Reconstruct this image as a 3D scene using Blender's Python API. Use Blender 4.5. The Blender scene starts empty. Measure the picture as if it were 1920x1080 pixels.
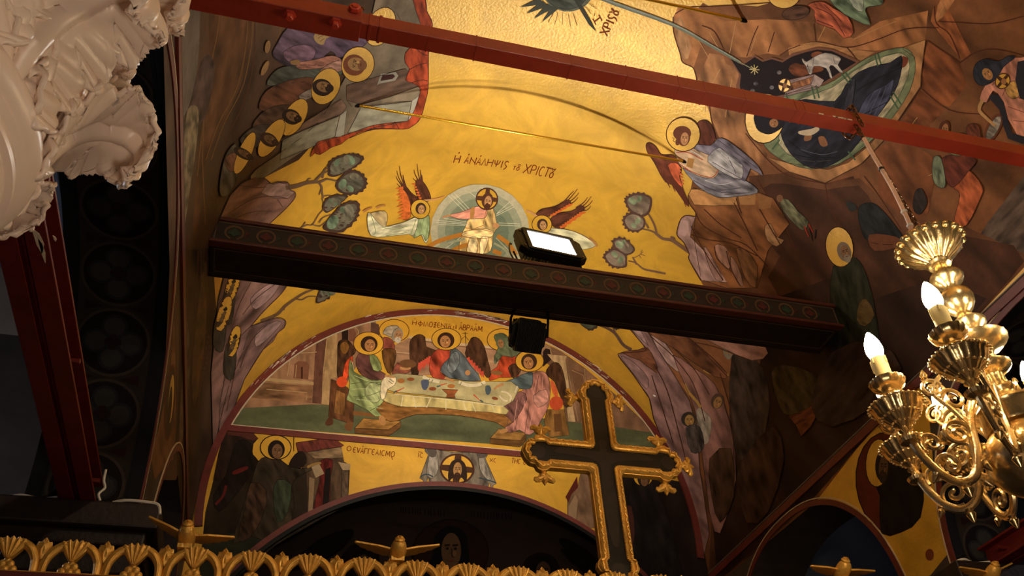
import bpy, bmesh, math, random
import numpy as np
from mathutils import Vector, Matrix
from mathutils.geometry import tessellate_polygon
PI = math.pi
random.seed(7)
SC = bpy.context.scene
COL = SC.collection
# ------------------------------------------------------------------ camera (fitted to the photograph, 1920x1080)
FPX = 1650.0
RC = np.array([[0.96427696, -0.25960869, -0.05266178],
               [0.12982925, 0.63645935, -0.76030511],
               [0.2308989, 0.72630766, 0.64742789]])      # rows: camera right, down, forward in world axes
cam = bpy.data.cameras.new('camera')
cam.sensor_width = 36.0
cam.lens = FPX / 1920 * 36
cam.clip_start = 0.02
cam_ob = bpy.data.objects.new('camera', cam)
COL.objects.link(cam_ob)
cam_ob.matrix_world = Matrix([[RC[0][i], -RC[1][i], -RC[2][i], 0] for i in range(3)] + [[0, 0, 0, 1]])
SC.camera = cam_ob
# ------------------------------------------------------------------ world, exposure
w = bpy.data.worlds.new('night')
SC.world = w
w.use_nodes = True
w.node_tree.nodes['Background'].inputs[0].default_value = (0.20, 0.17, 0.16, 1)
w.node_tree.nodes['Background'].inputs[1].default_value = 0.01
vs = SC.view_settings
vs.view_transform = 'Standard'
vs.look = 'None'
vs.gamma = 1
vs.use_curve_mapping = False
vs.exposure = 0.35
SC.cycles.use_denoising = True
FLOOD = 22.0         # radiance of the lit floodlight glass
CHIP = 3400.0        # radiance of the small light chip behind it
BACK = 760.0         # radiance of the floodlight that hangs under the beam and faces the lunette
NAVE = 160.0          # radiance of the unseen floodlight added behind the viewer
BULB = 90.0          # radiance of the candle bulbs
# ------------------------------------------------------------------ measures
XL, XR = -0.516, 3.348
CX, CZ, VR = 1.416, 3.048, 1.932
YE, YN = 6.0, -5.0
ZB, ZF = 2.60, -1.6
TH = 0.42
# ------------------------------------------------------------------ materials
def lin(c):
    c = [v / 255.0 for v in c]
    return tuple(v / 12.92 if v <= 0.04045 else ((v + 0.055) / 1.055) ** 2.4 for v in c)
MATS = {}
def mat(name, col=(128, 128, 128), rough=0.5, metal=0.0, spec=0.5, ns=8.0, na=0.25, bump=0.0, bs=None, emit=None, attr=None, coat=0.0, warp=0.0):
    m = bpy.data.materials.new(name)
    m.use_nodes = True
    nt = m.node_tree
    b = nt.nodes['Principled BSDF']
    L = nt.links.new
    tc = nt.nodes.new('ShaderNodeTexCoord')
    nz = nt.nodes.new('ShaderNodeTexNoise')
    nz.inputs['Scale'].default_value = ns
    nz.inputs['Detail'].default_value = 6
    nz.inputs['Roughness'].default_value = 0.65
    nz.inputs['Distortion'].default_value = warp
    L(tc.outputs['Object'], nz.inputs['Vector'])
    mr = nt.nodes.new('ShaderNodeMapRange')
    mr.inputs['From Min'].default_value = 0.25
    mr.inputs['From Max'].default_value = 0.75
    mr.inputs['To Min'].default_value = 1 - na
    mr.inputs['To Max'].default_value = 1 + na
    L(nz.outputs['Fac'], mr.inputs['Value'])
    mx = nt.nodes.new('ShaderNodeVectorMath')
    mx.operation = 'SCALE'
    if attr:
        at = nt.nodes.new('ShaderNodeAttribute')
        at.attribute_name = attr
        L(at.outputs['Color'], mx.inputs[0])
    else:
        mx.inputs[0].default_value = lin(col)
    L(mr.outputs[0], mx.inputs['Scale'])
    L(mx.outputs[0], b.inputs['Base Color'])
    b.inputs['Roughness'].default_value = rough
    b.inputs['Metallic'].default_value = metal
    b.inputs['Specular IOR Level'].default_value = spec
    b.inputs['Coat Weight'].default_value = coat
    if bump:
        n2 = nt.nodes.new('ShaderNodeTexNoise')
        n2.inputs['Scale'].default_value = bs or ns * 4
        n2.inputs['Detail'].default_value = 5
        L(tc.outputs['Object'], n2.inputs['Vector'])
        bp = nt.nodes.new('ShaderNodeBump')
        bp.inputs['Strength'].default_value = bump
        bp.inputs['Distance'].default_value = 0.01
        L(n2.outputs['Fac'], bp.inputs['Height'])
        L(bp.outputs[0], b.inputs['Normal'])
    if emit:
        b.inputs['Emission Color'].default_value = lin(emit[0]) + (1,)
        b.inputs['Emission Strength'].default_value = emit[1]
    MATS[name] = m
    return m
mat('gold_ground', (208, 161, 54), 0.40, 0.12, 0.5, 3.0, 0.22, 0.25, 60, warp=1.5)
mat('pigment', rough=0.62, spec=0.10, ns=22, na=0.18, bump=0.1, bs=80, attr='Col')
mat('plaster_dark', (64, 52, 46), 0.8, ns=5, na=0.3)
mat('plaster_blue', (112, 118, 136), 0.85, ns=3, na=0.15)
mat('plaster_beige', (150, 132, 116), 0.85, ns=3, na=0.15)
mat('stone_floor', (120, 105, 90), 0.4, ns=6, na=0.3)
mat('border_red', (96, 34, 28), 0.55, ns=14, na=0.35)
mat('border_cream', (196, 176, 150), 0.6, ns=20, na=0.2)
mat('soffit_dark', (40, 40, 44), 0.6, ns=10, na=0.3)
mat('dark_wood', (38, 26, 22), 0.5, ns=12, na=0.4, bump=0.2)
mat('beam_ground', (38, 27, 23), 0.5, ns=10, na=0.4)
mat('beam_lip', (82, 38, 28), 0.45, ns=14, na=0.3)
mat('red_paint', (152, 52, 36), 0.42, spec=0.5, ns=9, na=0.22, bump=0.15, bs=50)
mat('shaded_red_paint', (100, 28, 23), 0.45, spec=0.4, ns=9, na=0.25, bump=0.15, bs=50)  # same red steel paint, with the shade under the arches put into the colour
mat('paint_chip', (225, 205, 180), 0.7, ns=30, na=0.2)
mat('marble', (234, 212, 196), 0.35, spec=0.5, ns=5, na=0.06, bump=0.05, bs=30)
mat('gilding', (224, 172, 80), 0.36, 0.4, 0.5, 14, 0.25, 0.35, 60)
mat('brass', (240, 212, 156), 0.24, 0.95, 0.5, 10, 0.18, 0.12, 70)
mat('rod_brass', (222, 170, 50), 0.25, 0.8, 0.5, 10, 0.1)
mat('candle', (232, 214, 150), 0.5, ns=10, na=0.08)
mat('black_metal', (8, 8, 9), 0.5, spec=.2, ns=10, na=0.2)
mat('black_cable', (12, 11, 11), 0.5, ns=10, na=0.2)
mat('white_cable', (220, 214, 206), 0.5, ns=10, na=0.1)
mat('cord_pink', (228, 186, 160), 0.5, ns=20, na=0.15)
mat('chain_steel', (120, 86, 60), 0.35, 0.8, ns=40, na=0.4)
mat('icon_panel', (24, 19, 17), 0.3, spec=.25, ns=18, na=0.6)
mat('bulb_glass', (255, 240, 220), 0.3, emit=((255, 226, 178), BULB))
mat('flood_glass', (255, 255, 255), 0.3, emit=((255, 247, 234), FLOOD))
mat('flood_chip', (255, 255, 255), 0.3, emit=((255, 247, 234), CHIP))
mat('back_glass', (255, 255, 255), 0.3, emit=((255, 242, 222), BACK))
mat('added_nave_glass', (255, 255, 255), 0.3, emit=((255, 236, 208), NAVE))
mat('sticker_white', (226, 226, 222), 0.5, na=0.05)
# ------------------------------------------------------------------ mesh helpers
def tag(o, label=None, cat=None, group=None, kind=None):
    for k, v in (('label', label), ('category', cat), ('group', group), ('kind', kind)):
        if v:
            o[k] = v
    return o
def link(name, me, m=None, parent=None):
    o = bpy.data.objects.new(name, me)
    COL.objects.link(o)
    if m and me is not None and not me.materials:
        for k in (m if isinstance(m, (list, tuple)) else [m]):
            me.materials.append(MATS[k])
    if parent:
        o.parent = parent
    return o
def obj(name, bm, m, parent=None, smooth=False, bevel=0.0):
    me = bpy.data.meshes.new(name)
    bmesh.ops.recalc_face_normals(bm, faces=bm.faces[:])
    bm.to_mesh(me)
    bm.free()
    if smooth:
        me.shade_smooth()
        try:
            me.set_sharp_from_angle(angle=math.radians(42))
        except Exception:
            pass
    o = link(name, me, m, parent)
    if bevel:
        md = o.modifiers.new('edge', 'BEVEL')
        md.width = bevel
        md.segments = 2
        md.limit_method = 'ANGLE'
    return o
def empty(name, loc=(0, 0, 0)):
    o = bpy.data.objects.new(name, None)
    o.empty_display_size = 0.1
    COL.objects.link(o)
    o.location = loc
    return o
def add_box(bm, c, s, rot=None):
    M = Matrix.Translation(c) @ (rot.to_4x4() if rot is not None else Matrix()) @ Matrix.Diagonal((s[0], s[1], s[2], 1))
    bmesh.ops.create_cube(bm, size=1, matrix=M)
    return bm
def box(name, lo, hi, m, parent=None, bevel=0.0):
    bm = bmesh.new()
    add_box(bm, [(a + b) / 2 for a, b in zip(lo, hi)], [b - a for a, b in zip(lo, hi)])
    return obj(name, bm, m, parent, bevel=bevel)
def add_tube(bm, pts, rad, seg=8, closed=False, caps=True, flat=1.0):
    pts = [Vector(p) for p in pts]
    n = len(pts)
    rr = rad if isinstance(rad, (list, tuple)) else [rad] * n
    rings = []
    up = None
    for i, p in enumerate(pts):
        a = pts[(i - 1) % n] if (closed or i > 0) else p
        b = pts[(i + 1) % n] if (closed or i < n - 1) else p
        t = (b - a)
        t = t.normalized() if t.length > 1e-9 else Vector((0, 0, 1))
        if up is None:
            up = Vector((0, 0, 1)) if abs(t.z) < 0.9 else Vector((1, 0, 0))
        s = t.cross(up)
        if s.length < 1e-6:
            s = t.orthogonal()
        s.normalize()
        up = s.cross(t).normalized()
        rings.append([bm.verts.new(p + (s * math.cos(2 * PI * k / seg) + up * flat * math.sin(2 * PI * k / seg)) * rr[i]) for k in range(seg)])
    for i in range(n if closed else n - 1):
        A, B = rings[i], rings[(i + 1) % n]
        for k in range(seg):
            bm.faces.new((A[k], A[(k + 1) % seg], B[(k + 1) % seg], B[k]))
    if caps and not closed:
        bm.faces.new(rings[0][::-1])
        bm.faces.new(rings[-1])
    return bm
def add_lathe(bm, prof, seg=24, M=None, flute=0.0, nf=0):
    """prof: list of (radius, height)"""
    M = M or Matrix()
    rings = []
    for r, z in prof:
        ring = []
        for k in range(seg):
            a = 2 * PI * k / seg
            q = r * (1 + (flute * math.cos(nf * a) if nf else 0))
            ring.append(bm.verts.new(M @ Vector((q * math.cos(a), q * math.sin(a), z))))
        rings.append(ring)
    for A, B in zip(rings, rings[1:]):
        for k in range(seg):
            bm.faces.new((A[k], A[(k + 1) % seg], B[(k + 1) % seg], B[k]))
    for ring, rv in ((rings[0], True), (rings[-1], False)):
        try:
            bm.faces.new(ring[::-1] if rv else ring)
        except ValueError:
            pass
    return bm
def add_prism(bm, poly, d0, d1, M):
    """poly in 2D (u,v), extruded along w from d0 to d1, placed with M (u,v,w -> world)"""
    n = len(poly)
    A = [bm.verts.new(M @ Vector((u, v, d0))) for u, v in poly]
    B = [bm.verts.new(M @ Vector((u, v, d1))) for u, v in poly]
    for tri in tessellate_polygon([[Vector((u, v, 0)) for u, v in poly]]):
        try:
            bm.faces.new([A[i] for i in tri][::-1])
            bm.faces.new([B[i] for i in tri])
        except ValueError:
            pass
    for i in range(n):
        j = (i + 1) % n
        bm.faces.new((A[i], A[j], B[j], B[i]))
    return bm
def MXZ(y=0.0):   # (u,v,w) -> (x=u, y=y+w, z=v)
    return Matrix(((1, 0, 0, 0), (0, 0, 1, y), (0, 1, 0, 0), (0, 0, 0, 1)))
def MYZ(x=0.0):   # (u,v,w) -> (x=x+w, y=u, z=v)
    return Matrix(((0, 0, 1, x), (1, 0, 0, 0), (0, 1, 0, 0), (0, 0, 0, 1)))
def copy_tree(o, parent=None):
    c = o.copy()
    COL.objects.link(c)
    c.parent = parent
    for ch in list(o.children):
        copy_tree(ch, c)
    return c
# ------------------------------------------------------------------ pixel -> direction -> surface the thing touches
def ray(px, py):
    return RC.T @ np.array([px - 960.0, py - 540.0, FPX])
def on_plane(ax, v):
    def f(px, py, off):
        d = ray(px, py)
        v2 = v + (off if ax == 0 and v < 0 else -off)
        return Vector(d * v2 / d[ax])
    return f
def on_vault(px, py, off):
    d = ray(px, py)
    r = VR - off
    a = d[0] ** 2 + d[2] ** 2
    b = -2 * (d[0] * CX + d[2] * CZ)
    c = CX * CX + CZ * CZ - r * r
    q = b * b - 4 * a * c
    t = (-b + math.sqrt(max(q, 0))) / (2 * a)
    P = d * t
    if P[2] < CZ:
        P = d * (((XL + off) if d[0] < 0 else (XR - off)) / d[0])
    return Vector(P)
S_END = on_plane(1, YE)
S_RIGHT = on_plane(0, XR)
S_LEFT = on_plane(0, XL)
def at(px, py, ax, v):
    d = ray(px, py)
    return Vector(d * v / d[ax])
# ================================================================== STRUCTURE
def arch_pts(yc, hw, z0, zc, rise, n=28, e=2.25):
    """superelliptic arch from (yc+hw) over the crown to (yc-hw), points (y,z)"""
    out = []
    for i in range(n + 1):
        a = PI * i / n
        c, s = math.cos(a), math.sin(a)
        out.append((yc + hw * math.copysign(abs(c) ** (2 / e), c), zc + rise * abs(s) ** (2 / e)))
    return out
ARC1 = (2.40, 1.10, 1.62, 1.60, 0.97)
ARC2 = (4.85, 0.93, 1.62, 1.60, 0.94)
ARC0 = (-0.34, 1.10, 1.62, 1.60, 0.97)
ZS = 1.70
def wall_outline():
    o = [(YN, ZB), (YE, ZB), (YE, ZF), (ARC2[0] + ARC2[1], ZF)]
    o += arch_pts(*ARC2)
    o += [(ARC2[0] - ARC2[1], ZF), (ARC1[0] + ARC1[1], ZF)]
    o += [(y, z) for y, z in arch_pts(*ARC1, n=80)]
    o += [(y, z) for y, z in arch_pts(*ARC0)]
    o += [(ARC0[0] - ARC0[1], ZF), (YN, ZF)]
    return o
ceil_bm = bmesh.new()
prof = [(XL, ZB), (XL, 2.8)] + [(CX - VR * math.cos(PI * i / 240), CZ + VR * math.sin(PI * i / 240)) for i in range(241)] + [(XR, 2.8), (XR, ZB)]
ys = [YN + (YE - YN) * i / 22 for i in range(23)]
rows = [[ceil_bm.verts.new((x, y, z)) for x, z in prof] for y in ys]
for A, B in zip(rows, rows[1:]):
    for i in range(len(prof) - 1):
        ceil_bm.faces.new((A[i], B[i], B[i + 1], A[i + 1]))
ceiling = tag(obj('ceiling', ceil_bm, 'gold_ground', smooth=True), 'gilded barrel vault of the nave covered with painted scenes', kind='structure')
walls = {}
for nm, x in (('wall_left', XL), ('wall_right', XR)):
    bm = bmesh.new()
    s = -1 if x < 0 else 1
    add_prism(bm, wall_outline(), 0.0, s * TH, MYZ(x))
    walls[nm] = tag(obj(nm, bm, 'plaster_dark'), 'painted nave wall with round arches on the %s' % nm.split('_')[1], kind='structure')
# end wall with the apse opening
AX, AZ, AR = 1.352, 1.283, 1.945
bm = bmesh.new()
ol = [(XL, ZF), (XL, CZ)] + [(CX - VR * math.cos(PI * i / 60), CZ + VR * math.sin(PI * i / 60)) for i in range(1, 60)] + [(XR, CZ), (XR, ZF)]
hole = [(AX + 1.70, ZF)] + [(AX + AR * math.cos(a), AZ + AR * math.sin(a)) for a in [math.radians(29 + (151 - 29) * i / 48) for i in range(49)]] + [(AX - 1.70, ZF)]
add_prism(bm, ol + hole, 0.0, 0.3, MXZ(YE))
wall_end = tag(obj('wall_end', bm, 'gold_ground'), 'gilded end wall above the apse with painted lunette', kind='structure')
# apse: half cylinder and conch
bm = bmesh.new()
n, mrow = 120, 48
RA = AR - 0.02
prev = None
for j in range(mrow + 2):
    if j < 2:
        z, rr = (ZF, 1.0) if j == 0 else (AZ, 1.0)
    else:
        el = math.radians(90 * (j - 1) / mrow)
        z, rr = AZ + RA * math.sin(el), math.cos(el)
    row = [bm.verts.new((AX + RA * rr * math.cos(PI * i / n), YE + 0.02 + RA * rr * 0.8 * math.sin(PI * i / n), z)) for i in range(n + 1)]
    if prev:
        for i in range(n):
            bm.faces.new((prev[i], prev[i + 1], row[i + 1], row[i]))
    prev = row
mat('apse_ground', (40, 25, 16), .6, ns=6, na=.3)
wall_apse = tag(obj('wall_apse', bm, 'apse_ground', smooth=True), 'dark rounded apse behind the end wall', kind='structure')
# back wall, floor, aisles
wb = box('wall_back', (XL - 3.2, YN - 0.2, ZF), (XR + 3.2, YN, 5.2), 'plaster_beige')
tag(wb, 'plain wall closing the nave behind the viewer', kind='structure')
tag(box('floor', (XL - 3.2, YN, ZF - 0.1), (XR + 3.2, YE + 2.2, ZF), 'stone_floor'), 'stone floor of the church', kind='structure')
for nm, s, x in (('left', -1, XL - TH), ('right', 1, XR + TH)):
    x1 = x + s * 2.6
    lo, hi = min(x, x1), max(x, x1)
    o = box('wall_aisle_' + nm, (x1 - 0.1, YN, ZF), (x1 + 0.1, YE + 0.2, 5.2), 'plaster_blue')
    tag(o, 'outer wall of the %s aisle' % nm, kind='structure')
    o = box('wall_aisle_end_' + nm, (lo, YE, ZF), (hi, YE + 0.15, 5.6), 'plaster_blue')
    tag(o, 'grey blue end wall of the %s aisle' % nm, kind='structure')
    box('painted_band', (lo, YE - 0.012, 4.2), (hi, YE, 4.84), 'plaster_beige', o)
    box('dado', (lo, YE - 0.012, ZF), (hi, YE, 4.2), 'plaster_dark', o) if nm == 'left' else None
    tag(box('ceiling_aisle_' + nm, (lo, YN, 5.3), (hi, YE, 5.4), 'plaster_blue'), 'ceiling of the %s aisle' % nm, kind='structure')
    # clerestory side above the arcade wall, seen from the aisle
    tag(box('wall_upper_' + nm, (min(x, x + s * 0.02) , YN, ZB), (max(x, x + s * 0.02), YE, 5.3), 'plaster_blue'), 'upper side of the %s nave wall facing the aisle' % nm, kind='structure')
mat('line_grey', (112, 98, 86), .6, ns=20, na=.2)
# painted borders: along the springing line, around the arches, around the lunette
def strip_yz(name, x, s, line, wd, m, thick=0.004, parent=None):
    """ribbon of width wd to the outer side of a (y,z) polyline on the wall plane x"""
    bm = bmesh.new()
    pts = [Vector((y, z)) for y, z in line]
    out = []
    for i, p in enumerate(pts):
        t = (pts[min(i + 1, len(pts) - 1)] - pts[max(i - 1, 0)]).normalized()
        out.append(p + Vector((t.y, -t.x)) * wd)
    for i in range(len(pts) - 1):
        add_prism(bm, [tuple(pts[i]), tuple(pts[i + 1]), tuple(out[i + 1]), tuple(out[i])], 0.0, s * thick, MYZ(x))
    return obj(name, bm, m, parent)
for nm, x, s in (('wall_left', XL, 1), ('wall_right', XR, -1)):
    W = walls[nm]
    strip_yz('springing_border', x, s, [(YN, ZB + 0.05), (YE - .01, ZB + 0.05)], 0.05, 'border_red', 0.012, ceiling)
    strip_yz('springing_line', x, s, [(YN, ZB + 0.064), (YE - .01, ZB + 0.064)], 0.006, 'line_grey', 0.012, ceiling)
    for A in (ARC1, ARC2, ARC0):
        ap = [(y, z) for y, z in arch_pts(*A, n=40)]
        strip_yz('arch_border', x, s, ap, 0.035, 'border_red', 0.006, W)
        ap2 = arch_pts(A[0], A[1] + .04, A[2], A[3], A[4] + .04, n=40)
        strip_yz('arch_line', x, s, ap2, 0.007, 'border_cream', 0.006, W)
def arc_xz(cx, cz, r, a0, a1, n):
    return [(cx + r * math.cos(math.radians(a0 + (a1 - a0) * i / n)), cz + r * math.sin(math.radians(a0 + (a1 - a0) * i / n))) for i in range(n + 1)]
def ring_xz(name, cx, cz, r0, r1, a0, a1, y, th, m, parent, n=60):
    bm = bmesh.new()
    A, B = arc_xz(cx, cz, r0, a0, a1, n), arc_xz(cx, cz, r1, a0, a1, n)
    for i in range(n):
        add_prism(bm, [A[i], A[i + 1], B[i + 1], B[i]], 0.0, -th, MXZ(y))
    return obj(name, bm, m, parent)
LZ = 3.60
ring_xz('lunette_border', CX, CZ, VR - 0.055, VR - 0.002, -8, 188, YE, 0.02, 'border_red', wall_end)
ring_xz('lunette_line', CX, CZ, VR - 0.064, VR - 0.055, 16, 164, YE, 0.008, 'border_cream', wall_end)
ring_xz('apse_border', AX, AZ, AR, AR + 0.045, 29, 151, YE, 0.015, 'border_red', wall_end)
ring_xz('apse_edge', AX, AZ, AR - 0.03, AR, 29, 151, YE, 0.03, 'black_metal', wall_end)
box('register_band', (XL + 0.05, YE - 0.012, LZ - 0.05), (XR - 0.05, YE, LZ), 'border_red', wall_end)
box('register_line', (XL + 0.09, YE - 0.008, LZ), (XR - 0.09, YE, LZ + 0.009), 'border_cream', wall_end)
# impost cornices on the piers
for nm, s, x in (('wall_left', -1, XL), ('wall_right', 1, XR)):
    bm = bmesh.new()
    xa, xb = (x - TH - 0.08, x + 0.10) if s < 0 else (x - 0.10, x + TH + 0.08)
    for k, (e, z0, z1) in enumerate(((0.0, 1.56, 1.66), (-0.04, 1.50, 1.56), (-0.07, 1.40, 1.50))):
        add_box(bm, ((xa + xb) / 2, 3.71, (z0 + z1) / 2), (xb - xa + 2 * e, 0.62 + 2 * e, z1 - z0))
    obj('impost_cornice', bm, 'dark_wood', walls[nm], bevel=0.008)
# ================================================================== THINGS
def catmull(pts, n=8, closed=False):
    P = [np.array(p, float) for p in pts]
    m = len(P)
    out = []
    for i in range(m if closed else m - 1):
        if closed:
            a, b, c, d = P[(i - 1) % m], P[i], P[(i + 1) % m], P[(i + 2) % m]
        else:
            a, b, c, d = P[max(i - 1, 0)], P[i], P[i + 1], P[min(i + 2, m - 1)]
        for k in range(n):
            t = k / n
            out.append(tuple(0.5 * (2 * b + (c - a) * t + (2 * a - 5 * b + 4 * c - d) * t * t + (3 * b - a - 3 * c + d) * t ** 3)))
    if not closed:
        out.append(tuple(P[-1]))
    return out
# ---------------------------------------------------------------- columns with acanthus capitals
def leaf_mesh(path, W, lobes, name, depth=0.012, nt=150, nsd=26):
    path = catmull(path, 10)
    pl = [Vector((p[0], p[1])) for p in path]
    ln = [0.0]
    for a, b in zip(pl, pl[1:]):
        ln.append(ln[-1] + (b - a).length)
    bm = bmesh.new()
    rows = []
    for i in range(nt + 1):
        t = i / nt
        L = t * ln[-1]
        k = max(j for j in range(len(ln)) if ln[j] <= L + 1e-9)
        k = min(k, len(pl) - 2)
        f = (L - ln[k]) / max(ln[k + 1] - ln[k], 1e-9)
        p = pl[k].lerp(pl[k + 1], f)
        tg = (pl[k + 1] - pl[k]).normalized()
        nrm = Vector((tg.y, -tg.x))              # outward side of the leaf
        lob = abs(math.sin(PI * (t * lobes)))
        env = (0.62 + 0.55 * math.sin(PI * min(t * 0.95 + 0.08, 1))) * (1 if t < 0.8 else math.sqrt(max(1 - ((t - 0.8) / 0.205) ** 2, 0.0)))
        wd = W * env * (0.70 + 0.30 * lob ** 0.6)
        row = []
        for j in range(-nsd, nsd + 1):
            s = j / nsd
            a = abs(s)
            ph = 2 * PI * (t * lobes - a * 1.15)
            d = depth * (0.9 * math.exp(-(s / 0.10) ** 2) - 0.5 * math.exp(-((a - 0.17) / 0.08) ** 2)
                         + 0.55 * a * math.cos(ph) + 0.30 * a * math.cos(3 * ph + 1.0) + 1.5 * a ** 4 * lob) + depth * 0.8 * a * (1 - t)
            q = p + nrm * d
            lag = tg * (-0.25 * W * a ** 1.5 * 0.6)
            q = q + lag
            ang = s * wd / max(p.x * (0.55 + 0.45 * 0.32 / max(p.x, 0.01)), 0.05)
            row.append(bm.verts.new((q.x * math.cos(ang), q.x * math.sin(ang), q.y)))
        rows.append(row)
    for A, B in zip(rows, rows[1:]):
        for j in range(2 * nsd):
            bm.faces.new((A[j], A[j + 1], B[j + 1], B[j]))
    bmesh.ops.recalc_face_normals(bm, faces=bm.faces[:])
    me = bpy.data.meshes.new(name)
    bm.to_mesh(me)
    bm.free()
    me.shade_smooth()
    me.materials.append(MATS['marble'])
    return me
LOW = leaf_mesh([(.300, 1.085), (.308, 1.15), (.325, 1.22), (.365, 1.285), (.42, 1.315), (.462, 1.295), (.468, 1.25), (.445, 1.225)], 0.125, 5, 'low_leaf')
UPP = leaf_mesh([(.298, 1.10), (.305, 1.25), (.318, 1.38), (.345, 1.47), (.39, 1.54), (.43, 1.555), (.452, 1.53), (.448, 1.49), (.425, 1.475)], 0.115, 6, 'upper_leaf', 0.013)
STK = leaf_mesh([(.300, 1.12), (.306, 1.26), (.315, 1.38), (.335, 1.45), (.37, 1.49), (.395, 1.475), (.39, 1.45)], 0.05, 5, 'stalk_leaf', 0.010, 90, 12)
def column(x, y, label, a_low=27, a_up=4):
    c = tag(empty('marble_column', (x, y, ZF)), label, 'column')
    bm = bmesh.new()
    add_lathe(bm, [(.33, 0), (.33, .08), (.30, .12), (.27, .16), (.262, .3), (.252, 2.50), (.262, 2.56), (.285, 2.60), (.285, 2.615)], 64)
    obj('shaft', bm, 'marble', c, True)
    bm = bmesh.new()
    add_lathe(bm, [(.285, 2.612), (.296, 2.614), (.296, 2.632), (.306, 2.640)] + [(.291 + .029 * math.cos(a), 2.675 + .034 * math.sin(a)) for a in [(-1.3 + 2.6 * i / 10) for i in range(11)]] + [(.29, 2.715)], 96)
    obj('neck_ring', bm, 'marble', c, True)
    bm = bmesh.new()
    add_lathe(bm, [(.285, 2.70), (.287, 2.9), (.292, 3.05), (.305, 3.14), (.315, 3.18)], 64)
    obj('bell', bm, 'marble', c, True)
    for me, a0, nm in ((LOW, a_low, 'acanthus_leaf'), (UPP, a_up, 'acanthus_leaf'), (STK, a_low - 2, 'caulicle_leaf')):
        for k in range(8):
            o = link(nm, me, None, c)
            o.location = (0, 0, -ZF)
            o.rotation_euler = (0, 0, math.radians(a0 + 45 * k))
            md = o.modifiers.new('thickness', 'SOLIDIFY')
            md.thickness = 0.008
            md.offset = -1
    bm = bmesh.new()
    ab = []
    for k in range(4):
        for q in range(8):
            a = math.radians(45 + 90 * k + (q - 0) * 90 / 8)
            ab.append((.33 * math.cos(a) * (1.22 - .22 * math.sin(PI * q / 8)), .33 * math.sin(a) * (1.22 - .22 * math.sin(PI * q / 8))))
    add_prism(bm, ab, 3.18, 3.30, Matrix())
    obj('abacus', bm, 'marble', c, bevel=0.01)
    return c
column(-.73, 1.007, 'white marble column with acanthus leaf capital close by on the left')
column(XR + .214, 1.007, 'white marble column with leafy capital standing at the right arcade')
# ---------------------------------------------------------------- painted tie beam
BY0, BY1, BZ0, BZ1 = 3.63, 3.90, 3.275, 3.455
tb = tag(empty('painted_tie_beam', (CX, BY0, BZ0)), 'dark painted wooden tie beam with rows of round flower ornaments', 'beam')
def bpart(name, lo, hi, m, bevel=0.0, par=None):
    bm = bmesh.new()
    o = Vector((CX, BY0, BZ0))
    add_box(bm, Vector([(a + b) / 2 for a, b in zip(lo, hi)]) - o, [b - a for a, b in zip(lo, hi)])
    return obj(name, bm, m, par or tb, bevel=bevel)
bx0, bx1 = XL + .012, XR - .04
bpart('core', (bx0 + .005, BY0 + .01, BZ0 + .01), (bx1, BY1 - .01, BZ1), 'dark_wood')
fb = bpart('front_board', (bx0 + .01, BY0, BZ0 + .012), (bx1 - .01, BY0 + .012, BZ1 - .018), 'beam_ground')
bpart('soffit_board', (bx0 + .01, BY0 + .03, BZ0 - .002), (bx1 - .01, BY1 - .02, BZ0 + .012), 'dark_wood')
bpart('lower_moulding', (bx0, BY0 - .022, BZ0 - .006), (bx1, BY0 + .03, BZ0 + .014), 'beam_lip', .006)
bpart('upper_moulding', (bx0, BY0 - .014, BZ1 - .02), (bx1, BY0 + .03, BZ1 + .004), 'beam_lip', .006)
bpart('back_moulding', (bx0, BY1 - .03, BZ0 - .006), (bx1, BY1 + .01, BZ0 + .014), 'dark_wood', .006)
mat('beam_line', (90, 72, 54), .6, ns=20, na=.3)
mat('ornament_ochre', (88, 62, 38), .55, ns=20, na=.3)
mat('ornament_red', (78, 24, 23), .55, ns=20, na=.3)
mat('ornament_green', (32, 54, 38), .55, ns=20, na=.3)
for z in (BZ0 + .022, BZ1 - .03):
    bpart('painted_line', (bx0 + .02, BY0 - .0015, z), (bx1 - .02, BY0, z + .005), 'beam_line', par=fb)
for x in (bx0 + .02, bx1 - .025):
    bpart('painted_line', (x, BY0 - .0015, BZ0 + .022), (x + .005, BY0, BZ1 - .025), 'beam_line', par=fb)
for y in (BY0 + .045, BY1 - .045):
    bpart('soffit_line', (bx0 + .03, y, BZ0 - .0035), (bx1 - .03, y + .004, BZ0 - .002), 'beam_line')
for x in (bx0 + .03, bx1 - .034):
    bpart('soffit_line', (x, BY0 + .045, BZ0 - .0035), (x + .004, BY1 - .041, BZ0 - .002), 'beam_line')
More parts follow.
